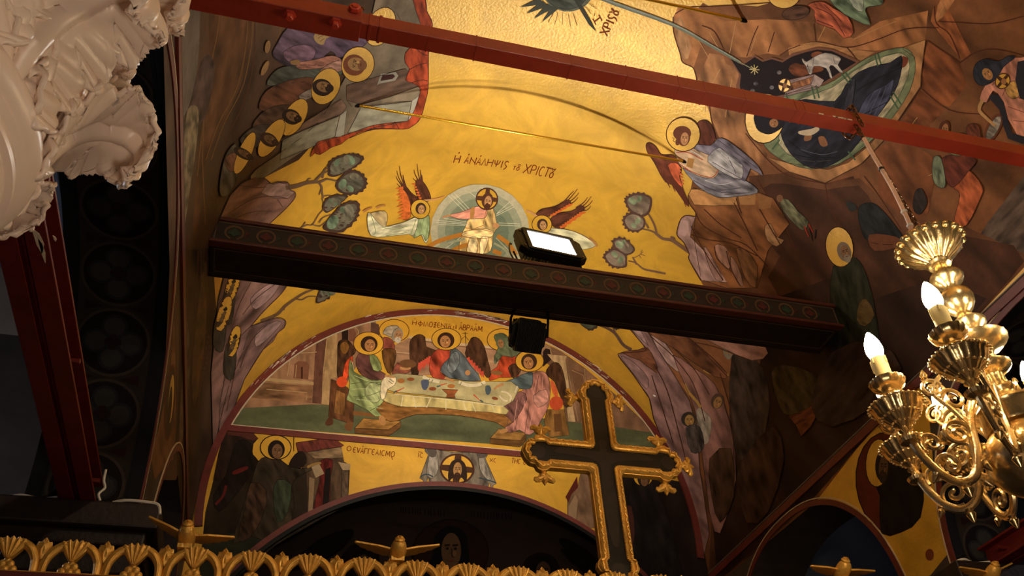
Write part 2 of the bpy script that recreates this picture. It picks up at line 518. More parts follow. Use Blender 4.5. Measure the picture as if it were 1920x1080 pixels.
def roundel_meshes(colr):
    R = .052
    bm = bmesh.new()
    ring = []
    n = 22
    for i in range(n + 1):      # open scroll ring
        a = math.radians(-70 + 320 * i / n)
        ring.append((math.cos(a), math.sin(a)))
    for i in range(n):
        w0 = .010 * (1 - .5 * abs(i / n - .5) * 2) + .004
        (a, b), (c, d) = ring[i], ring[i + 1]
        add_prism(bm, [(a * R, b * R), (c * R, d * R), (c * (R - w0), d * (R - w0)), (a * (R - w0), b * (R - w0))], 0, -.0022, MXZ())
    me1 = bpy.data.meshes.new('scroll')
    bm.to_mesh(me1); bm.free(); me1.materials.append(MATS['ornament_ochre'])
    bm = bmesh.new()
    lf = catmull([(0, -.030), (.014, -.018), (.030, -.012), (.026, .008), (.012, .012), (.010, .026), (0, .034), (-.010, .026), (-.012, .012), (-.026, .008), (-.030, -.012), (-.014, -.018)], 4, True)
    add_prism(bm, lf, 0, -.003, MXZ())
    me2 = bpy.data.meshes.new('leaf')
    bm.to_mesh(me2); bm.free(); me2.materials.append(MATS[colr])
    bm = bmesh.new()
    add_prism(bm, [(.052, -.03), (.066, -.006), (.083, .0), (.066, .006), (.052, .03), (.060, 0)], 0, -.002, MXZ())
    me3 = bpy.data.meshes.new('bud')
    bm.to_mesh(me3); bm.free(); me3.materials.append(MATS['ornament_red' if 'green' in colr else 'ornament_green'])
    return me1, me2, me3
RM = [roundel_meshes('ornament_green'), roundel_meshes('ornament_red')]
for k in range(22):
    x = -.385 + .166 * k
    a, b, c = RM[k % 2]
    o = link('roundel', a, None, tb)
    o.location = (x - CX, 0, (BZ1 - BZ0) / 2 - .002)
    link('leaf', b, None, o)
    link('bud', c, None, o)
for k in range(14):
    bm = bmesh.new()
    a = [(.05 * math.cos(q * PI / 8) * (1 + .18 * math.cos(q * PI / 2)), .05 * math.sin(q * PI / 8) * (1 + .18 * math.cos(q * PI / 2))) for q in range(16)]
    M = Matrix.Translation((-.28 + .265 * k - CX, .135, -.002))
    add_prism(bm, a, 0, -.0015, M)
    obj('soffit_rosette', bm, 'beam_ground', tb)
# ---------------------------------------------------------------- floodlights on the tie beam
def floodlight(loc, tilt, yaw, label, glass, W=.44, H=.30, D=.09, hood=0.0):
    f = tag(empty('floodlight', loc), label, 'floodlight')
    M = Matrix.Rotation(math.radians(yaw), 4, 'Z') @ Matrix.Rotation(math.radians(-tilt), 4, 'X')
    f.rotation_euler = M.to_euler()
    # local: faces -Y, x width, z height, origin at the housing centre
    bm = bmesh.new()
    c = .05
    ol = [(-W / 2 + c, -H / 2), (W / 2 - c, -H / 2), (W / 2, -H / 2 + c), (W / 2, H / 2 - c), (W / 2 - c, H / 2), (-W / 2 + c, H / 2), (-W / 2, H / 2 - c), (-W / 2, -H / 2 + c)]
    add_prism(bm, ol, 0, D * .55, MXZ(-D / 2))
    obj('housing', bm, 'black_metal', f, bevel=.006)
    bm = bmesh.new()
    for zz in (-1, 1):
        add_box(bm, (0, -D / 2 - .006, zz * (H / 2 - .025)), (W * .74, .012, .03))
    for xx in (-1, 1):
        add_box(bm, (xx * W * .36, -D / 2 - .006, 0), (.03, .012, H - .03))
    obj('bezel', bm, 'black_metal', f, bevel=.004)
    box('glass', (-W * .335, -D / 2 - .004, -H / 2 + .042), (W * .335, -D / 2 + .002, H / 2 - .042), glass, f)
    if hood:  # unseen plates added to cut the light off the lower haunch
        for nm, c_, s_ in (('cutoff_plate', (0, -D / 2 - hood / 2, H / 2 - .02), (W * .8, hood, .006)), ('cutoff_plate', (0, -D / 2 - hood / 2, -H / 2 + .02), (W * .8, hood, .006)),
                           ('cutoff_plate', (W * .39, -D / 2 - hood / 2, 0), (.006, hood, H - .04)), ('cutoff_plate', (-W * .39, -D / 2 - hood / 2, 0), (.006, hood, H - .04))):
            bm = bmesh.new()
            add_box(bm, c_, s_)
            obj(nm, bm, 'black_metal', f)
    bm = bmesh.new()
    for k in range(19):
        x = -W / 2 + .03 + (W - .06) * k / 18
        add_box(bm, (x, D * .29, 0), (.005, D * .5, H * .92))
    obj('heat_sink', bm, 'black_metal', f)
    for xx in (-1, 1):
        for zz in (-1, 1):
            bm = bmesh.new()
            add_lathe(bm, [(.007, 0), (.007, .006), (.004, .008)], 8, Matrix.Translation((xx * W * .43, -D / 2, zz * H * .33)) @ Matrix.Rotation(PI / 2, 4, 'X'))
            obj('screw', bm, 'chain_steel', f)
    return f
fl = floodlight((1.455, 3.77, 3.715), 20, 5, 'lit white floodlight standing on top of the painted beam', 'flood_glass')
box('light_chip', (-.02, -.052, -.02), (.02, -.0495, .02), 'flood_chip', fl)
bm = bmesh.new()
Mi = fl.matrix_basis.inverted()
for s in (-1, 1):
    add_tube(bm, [Mi @ Vector(p) for p in ((1.455 + s * .10, 3.80, 3.66), (1.455 + s * .10, 3.79, 3.52), (1.455 + s * .09, 3.78, 3.472))], .012, 6)
add_box(bm, Mi @ Vector((1.455, 3.77, 3.468)), (.24, .06, .012), Mi.to_3x3())
obj('bracket', bm, 'black_metal', fl)
f2 = floodlight((1.335, 3.945, 3.155), 46, 182, 'black floodlight with ribbed back hanging under the painted beam', 'back_glass', W=.22, H=.20, D=.09, hood=.035)
Mi = f2.matrix_basis.inverted()
for s in (-1, 1):
    bm = bmesh.new()
    add_tube(bm, [Mi @ Vector(p) for p in ((1.335 + s * .115, 3.94, 3.155), (1.335 + s * .115, 3.90, 3.24), (1.335 + s * .10, 3.84, 3.275))], .008, 6)
    obj('bracket', bm, 'black_metal', f2)
# the nave goes on behind the viewer: a second painted beam with an unseen floodlight added for brightness
tb2 = copy_tree(tb)
tb2.location = (CX, -1.75, BZ0)
tag(tb2, 'painted wooden tie beam further back over the nave behind the viewer', 'beam')
f3 = floodlight((CX, -1.58, 3.69), 14, 180, 'unseen floodlight added on the beam behind the viewer facing the altar', 'added_nave_glass')
Mi = f3.matrix_basis.inverted()
bm = bmesh.new()
add_box(bm, Mi @ Vector((CX, -1.58, 3.50)), (.12, .05, .09), Mi.to_3x3())
obj('bracket', bm, 'black_metal', f3)
# unseen standing lamp, added to brighten the capital from below
mat('added_floor_lamp_glass', (255, 250, 240), .4, emit=((255, 232, 204), 38.0))
g = tag(empty('added_floor_lamp', (.30, .15, ZF)), 'unseen standing globe lamp added near the viewer to brighten the capital', 'lamp')
bm = bmesh.new()
bmesh.ops.create_uvsphere(bm, u_segments=24, v_segments=14, radius=.12, matrix=Matrix.Translation((0, 0, 1.5)))
obj('globe', bm, 'added_floor_lamp_glass', g, True)
bm = bmesh.new()
add_lathe(bm, [(.16, 0), (.16, .02), (.03, .05), (.014, .08), (.014, 1.36), (.045, 1.38), (.05, 1.40)], 24)
obj('stand', bm, 'brass', g, True)
# unseen pendant lamps added to brighten the aisles
mat('added_aisle_glass', (255, 255, 255), .4, emit=((238, 240, 248), 26.0))
mat('dim_added_aisle_glass', (255, 255, 255), .4, emit=((238, 240, 248), 5.0))
for x, y, lb in ((-2.75, 4.4, 'unseen globe lamp added to brighten the left aisle'), (XR + 2.3, 2.2, 'unseen globe lamp added to brighten the right aisle')):
    g = tag(empty('added_aisle_lamp', (x, y, 2.5)), lb, 'lamp')
    bm = bmesh.new()
    bmesh.ops.create_uvsphere(bm, u_segments=24, v_segments=14, radius=.15)
    obj('globe', bm, 'added_aisle_glass' if x < 0 else 'dim_added_aisle_glass', g, True)
    bm = bmesh.new()
    add_tube(bm, [(0, 0, .14), (0, 0, 2.8)], .008, 8)
    obj('rod', bm, 'black_metal', g)
    bm = bmesh.new()
    add_lathe(bm, [(.05, .13), (.05, .16), (.02, .19)], 16)
    obj('cap', bm, 'black_metal', g)
# cables of the floodlight
def wire(name, pts, r, m, label, seg=6, n=8, cat='cable'):
    bm = bmesh.new()
    add_tube(bm, catmull(pts, n), r, seg)
    return tag(obj(name, bm, m, smooth=True), label, cat)
A = at(676, 441, 1, 3.64); B = at(820, 462, 1, 3.66); C = at(955, 473, 1, 3.70)
wire('power_cable', [(A.x, 3.66, BZ1 + .012), (A.x + .3, 3.66, BZ1 + .02), (B.x, 3.67, BZ1 + .035), (C.x - .05, 3.70, BZ1 + .05), (C.x + .02, 3.73, BZ1 + .06), (1.245, 3.76, BZ1 + .10), (1.225, 3.77, 3.66)], .006, 'black_cable', 'black cable running along the beam top to the floodlight')
A = at(958, 448, 1, 3.70); B = at(953, 470, 1, 3.66); C = at(958, 484, 1, 3.64)
wire('power_cable', [(1.205, 3.74, 3.69), (1.18, 3.70, 3.65), (1.165, 3.66, 3.55), (1.185, 3.645, BZ1 + .01)], .005, 'black_cable', 'thin black cable looping beside the floodlight down to the beam')
# ---------------------------------------------------------------- brass tie rods
for (a, b, lb) in (((.185, 3.564, 4.537), (2.503, 3.633, 4.645), 'thin brass tie rod across the vault beneath the red lettering'.replace('beneath', 'above')),
                   ((.33, 2.49, 4.62), (2.421, 2.522, 4.698), 'thin brass tie rod crossing the vault at the top edge')):
    r = tag(empty('brass_rod', a), lb, 'rod')
    a, b = Vector(a), Vector(b)
    bm = bmesh.new()
    add_tube(bm, [Vector(), b - a], .0085, 10)
    obj('bar', bm, 'rod_brass', r, True)
    for p in (Vector(), b - a):
        bm = bmesh.new()
        add_tube(bm, [p - (b - a).normalized() * .02, p + (b - a).normalized() * .02], .014, 10)
        obj('socket', bm, 'black_metal', r)
# ---------------------------------------------------------------- red steel tie beam across the nave
RY0, RY1, RZ0, RZ1 = 1.668, 1.728, 2.55, 2.612
rb = tag(empty('red_tie_beam', (CX, RY0, RZ0)), 'red painted steel tie beam crossing the nave overhead with chandelier chain', 'beam')
def rpart(name, lo, hi, m, bevel=0.0):
    bm = bmesh.new()
    add_box(bm, Vector([(a + b) / 2 for a, b in zip(lo, hi)]) - Vector((CX, RY0, RZ0)), [b - a for a, b in zip(lo, hi)])
    return obj(name, bm, m, rb, bevel=bevel)
xs = at(678, 40, 1, RY0).x
rpart('bar', (xs - .05, RY0, RZ0), (XR, RY1, RZ1), 'red_paint', .003)
rpart('sleeve', (XL, RY0 - .010, RZ0 - .008), (xs, RY1 + .010, RZ1 + .008), 'red_paint', .003)
def rpx(px, py):
    return at(px, py, 1, RY0 - .01).x
for px in (695, 715):
    x = rpx(px, 45)
    rpart('weld_seam', (x - .006, RY0 - .003, RZ0 - .003), (x + .004, RY1 + .003, RZ1 + .003), 'red_paint', .002)
for px in (805, 897, 1078, 1185, 1285, 1335, 1412, 1510, 1527):
    x = rpx(px, 60 + .21 * (px - 700))
    rpart('weld_seam', (x - .002, RY0 - .0012, RZ0 - .0012), (x + .002, RY1 + .0012, RZ1 + .0012), 'red_paint')
mat('bolt_red', (190, 62, 40), .4, ns=20, na=.2)
for px, py in ((543, 29), (629, 44)):
    p = at(px, py, 2, RZ0 - .012)
    bm = bmesh.new()
    add_lathe(bm, [(.021, 0), (.021, -.006), (.013, -.008), (.013, -.022), (.010, -.024)], 6, Matrix.Translation(Vector((p.x, p.y, RZ0 - .008)) - Vector((CX, RY0, RZ0))))
    obj('bolt', bm, 'bolt_red', rb)
p = at(665, 19, 1, RY0 - .01)
bm = bmesh.new()
add_lathe(bm, [(.02, 0), (.02, .014), (.012, .016), (.012, .02)], 6, Matrix.Translation(Vector((p.x, RY0 - .010, p.z)) - Vector((CX, RY0, RZ0))) @ Matrix.Rotation(PI / 2, 4, 'X'))
obj('bolt', bm, 'bolt_red', rb)
bm = bmesh.new()
p = at(671, 8, 1, RY0)
q = Vector((p.x, RY0 + .01, RZ1 + .008)) - Vector((CX, RY0, RZ0))
add_tube(bm, [q, q + Vector((.004, 0, .03)), q + Vector((.016, 0, .04)), q + Vector((.02, 0, .025))], .004, 6)
obj('hook', bm, 'chain_steel', rb)
rnd = random.Random(3)
for px, py in ((1544, 226), (1570, 229), (1576, 231), (1583, 233), (1590, 235), (1598, 237)):
    p = at(px, py, 1, RY0)
    rpart('paint_chip', (p.x - .006 - .008 * rnd.random(), RY0 - .0012, max(RZ0, p.z - .004)), (p.x + .012, RY0, max(RZ0, p.z - .004) + .004 + .003 * rnd.random()), 'paint_chip')
# ---------------------------------------------------------------- red ties of the side arches
for x, lb in ((XL - .21, 'red steel tie under the left arch running behind the marble capital'), (XR + .21, 'red steel tie under the right arch beside the chandelier')):
    y0, y1, z0, z1 = 1.25, 3.495, 1.66, 1.77
    t = tag(empty('red_arch_tie', (x, y0, z0)), lb, 'beam')
    for s in (-1, 1):
        bm = bmesh.new()
        w2 = .028
        prof = [(-w2, 0), (w2, 0), (w2, .012), (-w2 + .010, .012), (-w2 + .010, .098), (w2, .098), (w2, .11), (-w2, .11)]
        if s < 0:
            prof = [(-u, v) for u, v in prof]
        add_prism(bm, [(u + s * .038, v) for u, v in prof], 0, y1 - y0, MXZ())
        obj('channel', bm, 'shaded_red_paint', t, bevel=.002)
    box('web_plate', (-.012, 0, .03), (.012, y1 - y0, .09), 'shaded_red_paint', t)
    for yy in (.5, 1.3, 2.1):
        bm = bmesh.new()
        add_tube(bm, [(-.075, yy, .055), (.075, yy, .055)], .009, 6)
        obj('bolt', bm, 'shaded_red_paint', t)
    if x < 0:
        for px, py, w_, h_ in ((73, 452, .012, .05), (80, 470, .006, .05), (103, 447, .004, .012)):
            p = at(px, py, 2, z0)
            bm = bmesh.new()
            add_prism(bm, [(-w_, -h_), (w_ * .4, -h_ * .6), (w_, h_ * .2), (w_ * .2, h_), (-w_ * .6, h_ * .3)], 0, -.0015, Matrix.Translation(Vector((p.x, p.y, z0)) - Vector((x, y0, z0))))
            obj('paint_chip', bm, 'paint_chip', t)
# white cables at the pier cornices
zc = 1.668
wire('white_cable', [(-.99, 3.46, zc), (-.93, 3.43, zc + .004), (-.86, 3.44, zc), (-.80, 3.42, zc)], .006, 'white_cable', 'white cable lying on the cornice left of the red tie')
wire('white_cable', [(-.655, 3.42, 1.80), (-.650, 3.41, 1.75), (-.640, 3.415, 1.72), (-.655, 3.41, 1.69), (-.645, 3.42, zc)], .005, 'white_cable', 'white cable hanging at the end of the left red tie')
wire('white_cable', [(-.60, 3.43, zc), (-.55, 3.41, zc + .003), (-.48, 3.405, zc), (-.43, 3.402, zc - .01), (-.415, 3.398, zc - .05)], .006, 'white_cable', 'white cable bending over the cornice corner near the gold dove')
wire('white_cable', [(3.28, 3.46, zc), (3.33, 3.43, zc + .01), (3.39, 3.44, zc), (3.47, 3.42, zc)], .006, 'white_cable', 'white cable lying on the right pier cornice')
# ---------------------------------------------------------------- iconostasis with gilded cresting
IY = 3.2
ico = tag(empty('iconostasis', (CX, IY, ZF)), 'carved altar screen topped by a gilded openwork cresting', 'altar screen')
def ipart(name, lo, hi, m, bevel=0.0):
    bm = bmesh.new()
    add_box(bm, Vector([(a + b) / 2 for a, b in zip(lo, hi)]) - Vector((CX, IY, ZF)), [b - a for a, b in zip(lo, hi)])
    return obj(name, bm, m, ico, bevel=bevel)
ix0, ix1 = -1.36, 4.24
for k in range(7):
    a = ix0 + (ix1 - ix0) * k / 7
    ipart('panel', (a + .01, IY - .02, ZF), (a + .78, IY + .03, 1.05), 'dark_wood', .01)
ipart('cornice', (ix0, IY - .07, 1.05), (ix1, IY + .09, 1.20), 'gilding', .02)
ipart('top_rail', (ix0, IY - .05, 1.20), (ix1, IY + .07, 1.268), 'border_red', .008)
ipart('rail_fillet', (ix0, IY - .035, 1.262), (ix1, IY + .02, 1.276), 'gilding', .004)
MW = .2
def cresting():
    # arch bars of one bay, with its post; v from 0 (rail) to .115
    bm = bmesh.new()
    for s in (-1, 1):
        pts = catmull([(s * .088, 0, -.004), (s * .087, 0, .025), (s * .083, 0, .052), (s * .070, 0, .078), (s * .050, 0, .098), (s * .020, 0, .110)], 4)
        add_tube(bm, pts, [.0135 + .0035 * i / (len(pts) - 1) for i in range(len(pts))], 10)
        add_tube(bm, [(q[0] * .96, -.0145, q[2] * .985) for q in pts], .004, 6)
    me = bpy.data.meshes.new('arch'); bm.to_mesh(me); bm.free(); me.shade_smooth(); me.materials.append(MATS['gilding'])
    def relief(name, ol, th, ribs):
        b = bmesh.new()
        n = len(ol)
        cxy = (sum(p[0] for p in ol) / n, sum(p[1] for p in ol) / n)
        F = [b.verts.new((u, -.004, v)) for u, v in ol]
        K = [b.verts.new((u, .006, v)) for u, v in ol]
        In = [b.verts.new((cxy[0] + (u - cxy[0]) * .6, -th * (1 if i % 2 else .55), cxy[1] + (v - cxy[1]) * .6)) for i, (u, v) in enumerate(ol)]
        c0 = b.verts.new((cxy[0], -th * 1.1, cxy[1])); c1 = b.verts.new((cxy[0], .006, cxy[1]))
        for i in range(n):
            j = (i + 1) % n
            b.faces.new((F[i], F[j], In[j], In[i])); b.faces.new((In[i], In[j], c0)); b.faces.new((K[j], K[i], c1)); b.faces.new((F[j], F[i], K[i], K[j]))
        bmesh.ops.recalc_face_normals(b, faces=b.faces[:])
        m_ = bpy.data.meshes.new(name); b.to_mesh(m_); b.free(); m_.materials.append(MATS['gilding'])
        return m_
    lb = bmesh.new()
    grid = []
    for i in range(9):
        v = i / 8
        row = []
        for j in range(25):
            u = -1 + j / 12
            hw = .006 + .044 * v ** .9
            rib = .5 + .5 * math.cos(u * PI * 5)
            row.append(lb.verts.new((u * hw, -.012 - .007 * rib * (.35 + .65 * v) - .006 * (1 - u * u), .046 + .070 * v + .007 * rib * v * (1 if i == 8 else .4) - .010 * u * u * v)))
        grid.append(row)
    for A, B in zip(grid, grid[1:]):
        for j in range(24):
            lb.faces.new((A[j], A[j + 1], B[j + 1], B[j]))
    ex = bmesh.ops.extrude_face_region(lb, geom=lb.faces[:])
    for q in ex['geom']:
        if isinstance(q, bmesh.types.BMVert):
            q.co.y = .008
    bmesh.ops.recalc_face_normals(lb, faces=lb.faces[:])
    leaf = bpy.data.meshes.new('pendant'); lb.to_mesh(leaf); lb.free(); leaf.materials.append(MATS['gilding'])
    crown = relief('crown', [(-.026, .100), (-.022, .116), (-.012, .116), (-.007, .124), (0, .132), (.007, .124), (.012, .116), (.022, .116), (.026, .100), (.010, .072), (0, .050), (-.010, .072)], .012, 3)
    fl_ = bmesh.new()
    for a, r_, z_ in ((-.024, .0145, .012), (0, .0155, .011), (.024, .0145, .012), (-.012, .0145, .030), (.012, .0145, .030), (0, .011, .044)):
        bmesh.ops.create_uvsphere(fl_, u_segments=10, v_segments=7, radius=r_, matrix=Matrix.Translation((a, -.004, z_)) @ Matrix.Diagonal((1, .7, 1, 1)))
    fm = bpy.data.meshes.new('flower'); fl_.to_mesh(fm); fl_.free(); fm.shade_smooth(); fm.materials.append(MATS['gilding'])
    return me, leaf, crown, fm
CM = cresting()
nb = int((ix1 - ix0) / MW)
x0c = at(18, 1040, 1, IY).x
x0c -= MW * round((x0c - ix0) / MW - .5)
for k in range(nb):
    x = x0c + MW * k
    if x > ix1 - .1:
        break
    o = link('cresting_arch', CM[0], None, ico)
    o.location = (x - CX, 0, 1.276 - ZF)
    link('pendant_leaf', CM[1], None, o)
    link('trefoil_flower', CM[3], None, o)
    c = link('crown_leaf', CM[2], None, o)
    c.location = (MW / 2, 0, 0)
# ---------------------------------------------------------------- gilded doves
def dove(px, py, roll, wl, wr, label, yaw=0):
    p = at(px, py, 1, IY)
    d = tag(empty('gilded_dove', (p.x, IY, 1.404)), label, 'dove', 'gilded doves on the altar screen')
    d.rotation_euler = (0, 0, math.radians(yaw))
    h = p.z - 1.404
    bm = bmesh.new()
    body = catmull([(0, .055, h - .03), (0, .03, h - .022), (0, -.005, h - .004), (0, -.035, h + .012), (0, -.052, h + .028), (0, -.062, h + .036)], 5)
    n = len(body)
    rad = [.010 + .022 * math.sin(PI * min(1, (i / (n - 1)) * 1.15)) ** .8 if i < n * .72 else .016 + .004 * math.sin(i) for i in range(n)]
    rad[-1] = .006
    add_tube(bm, body, rad, 12)
    bo = obj('body', bm, 'gilding', d, True)
    bm = bmesh.new()
    add_tube(bm, [(0, -.060, h + .036), (0, -.076, h + .030)], [.006, .001], 6)
    obj('beak', bm, 'gilding', bo)
    bm = bmesh.new()
    add_prism(bm, [(-.012, .04), (.012, .04), (.030, .11), (.012, .118), (0, .112), (-.012, .118), (-.030, .11)], h - .04, h - .032, Matrix())
    obj('tail', bm, 'gilding', d)
    bm = bmesh.new()
    add_tube(bm, [(0, 0, 0), (0, 0, h - .02)], .010, 8)
    add_box(bm, (0, 0, -.002), (.05, .04, .016))
    obj('peg', bm, 'gilding', d)
    for s, L, ang in ((-1, wl[0], wl[1]), (1, wr[0], wr[1])):
        w_ = bmesh.new()
        ol = [(.012, -.018), (L * .45, -.024), (L, -.016), (L * 1.02, -.006), (L * .90, .008), (L * .86, .020), (L * .74, .022), (L * .70, .032), (L * .56, .034), (L * .52, .042), (L * .36, .044), (L * .30, .050), (.012, .036)]
        M = Matrix.Translation((0, 0, h + .002)) @ Matrix.Rotation(math.radians(-ang * s), 4, 'Y') @ Matrix.Diagonal((s, 1, 1, 1))
        add_prism(w_, ol, -.004, .004, M)
        obj('wing', w_, 'gilding', d, bevel=.002)
    return d
dove(350, 1008, 0, (.155, 24), (.165, 2), 'gilded dove with one wing raised near the dark cornice')
dove(745, 1036, 0, (.165, 9), (.165, 12), 'gilded dove with level wings in front of the dark apse')
dove(1577, 1072, 0, (.150, 4), (.165, 2), 'gilded dove with level wings below the small right arch')
dove(1857, 1078, 0, (.165, 7), (.15, 22), 'gilded dove partly cut off at the lower right corner')
# ---------------------------------------------------------------- cross on the screen
def cross_profile(off):
    """outline of the cross in (u,v) about the crossing, shrunk by off"""
    hw = .0745 - off
    def arm(L):
        e = L - off * .9
        s = 1 - off * 6.0
        b0 = L - .125
        return [(b0, hw), (b0 + .014, hw + .013), (b0 + .038, hw + .019 - off * .2), (b0 + .058, hw + .008), (b0 + .066, hw - .010 * s), (b0 + .090, hw * .80), (e - .012, hw * .45), (e, 0)]
    def full(L):
        a = arm(L)
        return a, [(u, -v) for u, v in a[:-1]][::-1]
    out = []
    Ls = (.385, .425, .385, .60)      # +u, +v, -u, -v
    cc = .020 if off > 0 else .012
    for k, L in enumerate(Ls):
        up, dn = full(L)
        pts = [(u, v) for u, v in up] + dn          # goes from +side over tip to -side
        pts = pts[::-1]                              # start at -side
        ca, sa = [(1, 0), (0, 1), (-1, 0), (0, -1)][k]
        out += [(u * ca - v * sa, u * sa + v * ca) for u, v in pts]
        # inner corner between arms, rounded
        q = (hw + cc, hw), (hw + cc * .3, hw + cc * .3), (hw, hw + cc)
        out += [(u * ca - v * sa, u * sa + v * ca) for u, v in q]
    return out
CY = IY + .062
cp = at(1131, 860, 1, CY)
cr = tag(empty('altar_cross', (cp.x, CY, 1.27)), 'large gilded cross with dark painted centre and trefoil ends', 'cross')
CZ0 = cp.z - 1.27
MC = MXZ() @ Matrix.Translation((0, CZ0, 0))
bm = bmesh.new()
add_prism(bm, cross_profile(0), -.012, .022, MC)
obj('backing', bm, 'gilding', cr, bevel=.004)
out0, inn = cross_profile(.004), cross_profile(.036)
bm = bmesh.new()
n = len(out0)
secs = []
for f_, w_ in ((0, -.012), (.16, -.026), (.34, -.030), (.55, -.022), (.72, -.027), (.9, -.024), (1, -.012)):
    secs.append([bm.verts.new(MC @ Vector((a[0] + (b[0] - a[0]) * f_, a[1] + (b[1] - a[1]) * f_, w_))) for a, b in zip(out0, inn)])
for A, B in zip(secs, secs[1:]):
    for i in range(n):
        bm.faces.new((A[i], A[(i + 1) % n], B[(i + 1) % n], B[i]))
frame = obj('frame', bm, 'gilding', cr, True)
def along(poly, step):
    out = []
    P = [Vector(p) for p in poly] + [Vector(poly[0])]
    carry = 0
    for a, b in zip(P, P[1:]):
        L = (b - a).length
        t = carry
        while t < L:
            out.append(tuple(a + (b - a) * (t / L)) + ((b - a).normalized(),))
            t += step
        carry = t - L
    return out
bm = bmesh.new()
for u, v, _t in along(cross_profile(.034), .0085):
    bmesh.ops.create_icosphere(bm, subdivisions=1, radius=.0036, matrix=MC @ Matrix.Translation((u, v, -.020)))
o = obj('bead_row', bm, 'gilding', frame, True)
o['kind'] = 'stuff'
bm = bmesh.new()
for i, (u, v, t) in enumerate(along(cross_profile(.0155), .017)):
    rz = Matrix.Rotation(math.atan2(t.y, t.x) + (.5 if i % 2 else -.5), 4, 'Z')
    bmesh.ops.create_icosphere(bm, subdivisions=1, radius=1, matrix=MC @ Matrix.Translation((u, v, -.029)) @ rz @ Matrix.Diagonal((.012, .0045, .004, 1)))
o = obj('leaf_relief', bm, 'gilding', frame, True)
o['kind'] = 'stuff'
bm = bmesh.new()
add_prism(bm, cross_profile(.035), -.0125, -.010, MC)
panel = obj('icon_panel', bm, 'icon_panel', cr)
mat('icon_body', (40, 31, 26), .35, spec=.25, ns=25, na=.4)
bm = bmesh.new()
fig = catmull([(0, .135), (.022, .12), (.018, .085), (.03, .06), (.16, .075), (.24, .055), (.24, .035), (.15, .03), (.035, .0), (.028, -.10), (.034, -.20), (.02, -.40), (0, -.44), (-.02, -.40), (-.034, -.20), (-.028, -.10), (-.035, .0), (-.15, .03), (-.24, .035), (-.24, .055), (-.16, .075), (-.03, .06), (-.018, .085), (-.022, .12)], 3, True)
add_prism(bm, [(u * .95, v * .9 - .03) for u, v in fig], -.0135, -.0125, MC)
obj('painted_body', bm, 'icon_body', panel)
for (u, v, r_) in ((-.31, 0, .034), (.31, 0, .034), (0, .35, .036), (0, -.53, .036)):
    bm = bmesh.new()
    pts = [(u + r_ * math.cos(2 * PI * i / 16), v + r_ * math.sin(2 * PI * i / 16)) for i in range(16)]
    add_prism(bm, pts, -.0135, -.0125, MC)
    obj('painted_medallion', bm, 'icon_body', panel)
def palmette_mesh():
    bm = bmesh.new()
    half = [(.006, 0), (.010, .010), (.024, .020), (.030, .034), (.026, .044), (.034, .046), (.043, .034), (.046, .048), (.036, .060), (.022, .058), (.012, .052), (.004, .068)]
    ol = half + [(0, .074)] + [(-u, v) for u, v in half][::-1]
    n = len(ol)
    cpt = (0, .036)
    F = [bm.verts.new((u, 0, v)) for u, v in ol]
    B = [bm.verts.new((u, .008, v)) for u, v in ol]
    I = [bm.verts.new((cpt[0] + (u - cpt[0]) * .62, -.012 if i % 3 else -.005, cpt[1] + (v - cpt[1]) * .62)) for i, (u, v) in enumerate(ol)]
    c0 = bm.verts.new((0, -.014, .034)); c1 = bm.verts.new((0, .008, .034))
    for i in range(n):
        j = (i + 1) % n
        bm.faces.new((F[i], F[j], I[j], I[i])); bm.faces.new((I[i], I[j], c0)); bm.faces.new((F[j], F[i], B[i], B[j])); bm.faces.new((B[j], B[i], c1))
    bmesh.ops.recalc_face_normals(bm, faces=bm.faces[:])
    me = bpy.data.meshes.new('palmette'); bm.to_mesh(me); bm.free(); me.materials.append(MATS['gilding'])
    return me
PM = palmette_mesh()
for u, v, a in ((-.285, .088, 0), (-.285, -.088, 180), (.285, .088, 0), (.285, -.088, 180), (.380, 0, -90), (-.088, .315, 90), (.088, .315, -90)):
    o = link('palmette', PM, None, cr)
    o.location = (u, .0, CZ0 + v)
    o.rotation_euler = (0, math.radians(-a), 0)
    o.scale = (1.08, 1, .92)
# ---------------------------------------------------------------- brass chandelier
HX, HY = 1.95, 1.635
ch = tag(empty('brass_chandelier', (HX, HY, 0.90)), 'polished brass chandelier with candle bulbs hanging from the red beam', 'chandelier')
def L0(z):
    return z - 0.90
stem = [(.004, .90), (.014, .915), (.022, .94), (.012, .965), (.030, .985), (.05, .995), (.030, 1.008)]
bm = bmesh.new()
add_lathe(bm, [(r, L0(z)) for r, z in stem], 24)
obj('bottom_finial', bm, 'brass', ch, True)
bm = bmesh.new()
add_lathe(bm, [(.03, L0(1.005))] + [(.125 * math.sin(a), L0(1.105 - .105 * math.cos(a))) for a in [.25 + (2.75 - .25) * i / 18 for i in range(19)]] + [(.05, L0(1.21))], 48)
obj('globe', bm, 'brass', ch, True)
bm = bmesh.new()
add_lathe(bm, [(.05, L0(1.19)), (.085, L0(1.195)), (.090, L0(1.205)), (.088, L0(1.245)), (.094, L0(1.255)), (.085, L0(1.268)), (.05, L0(1.275))], 48)
obj('hub_ring', bm, 'brass', ch, True)
bm = bmesh.new()
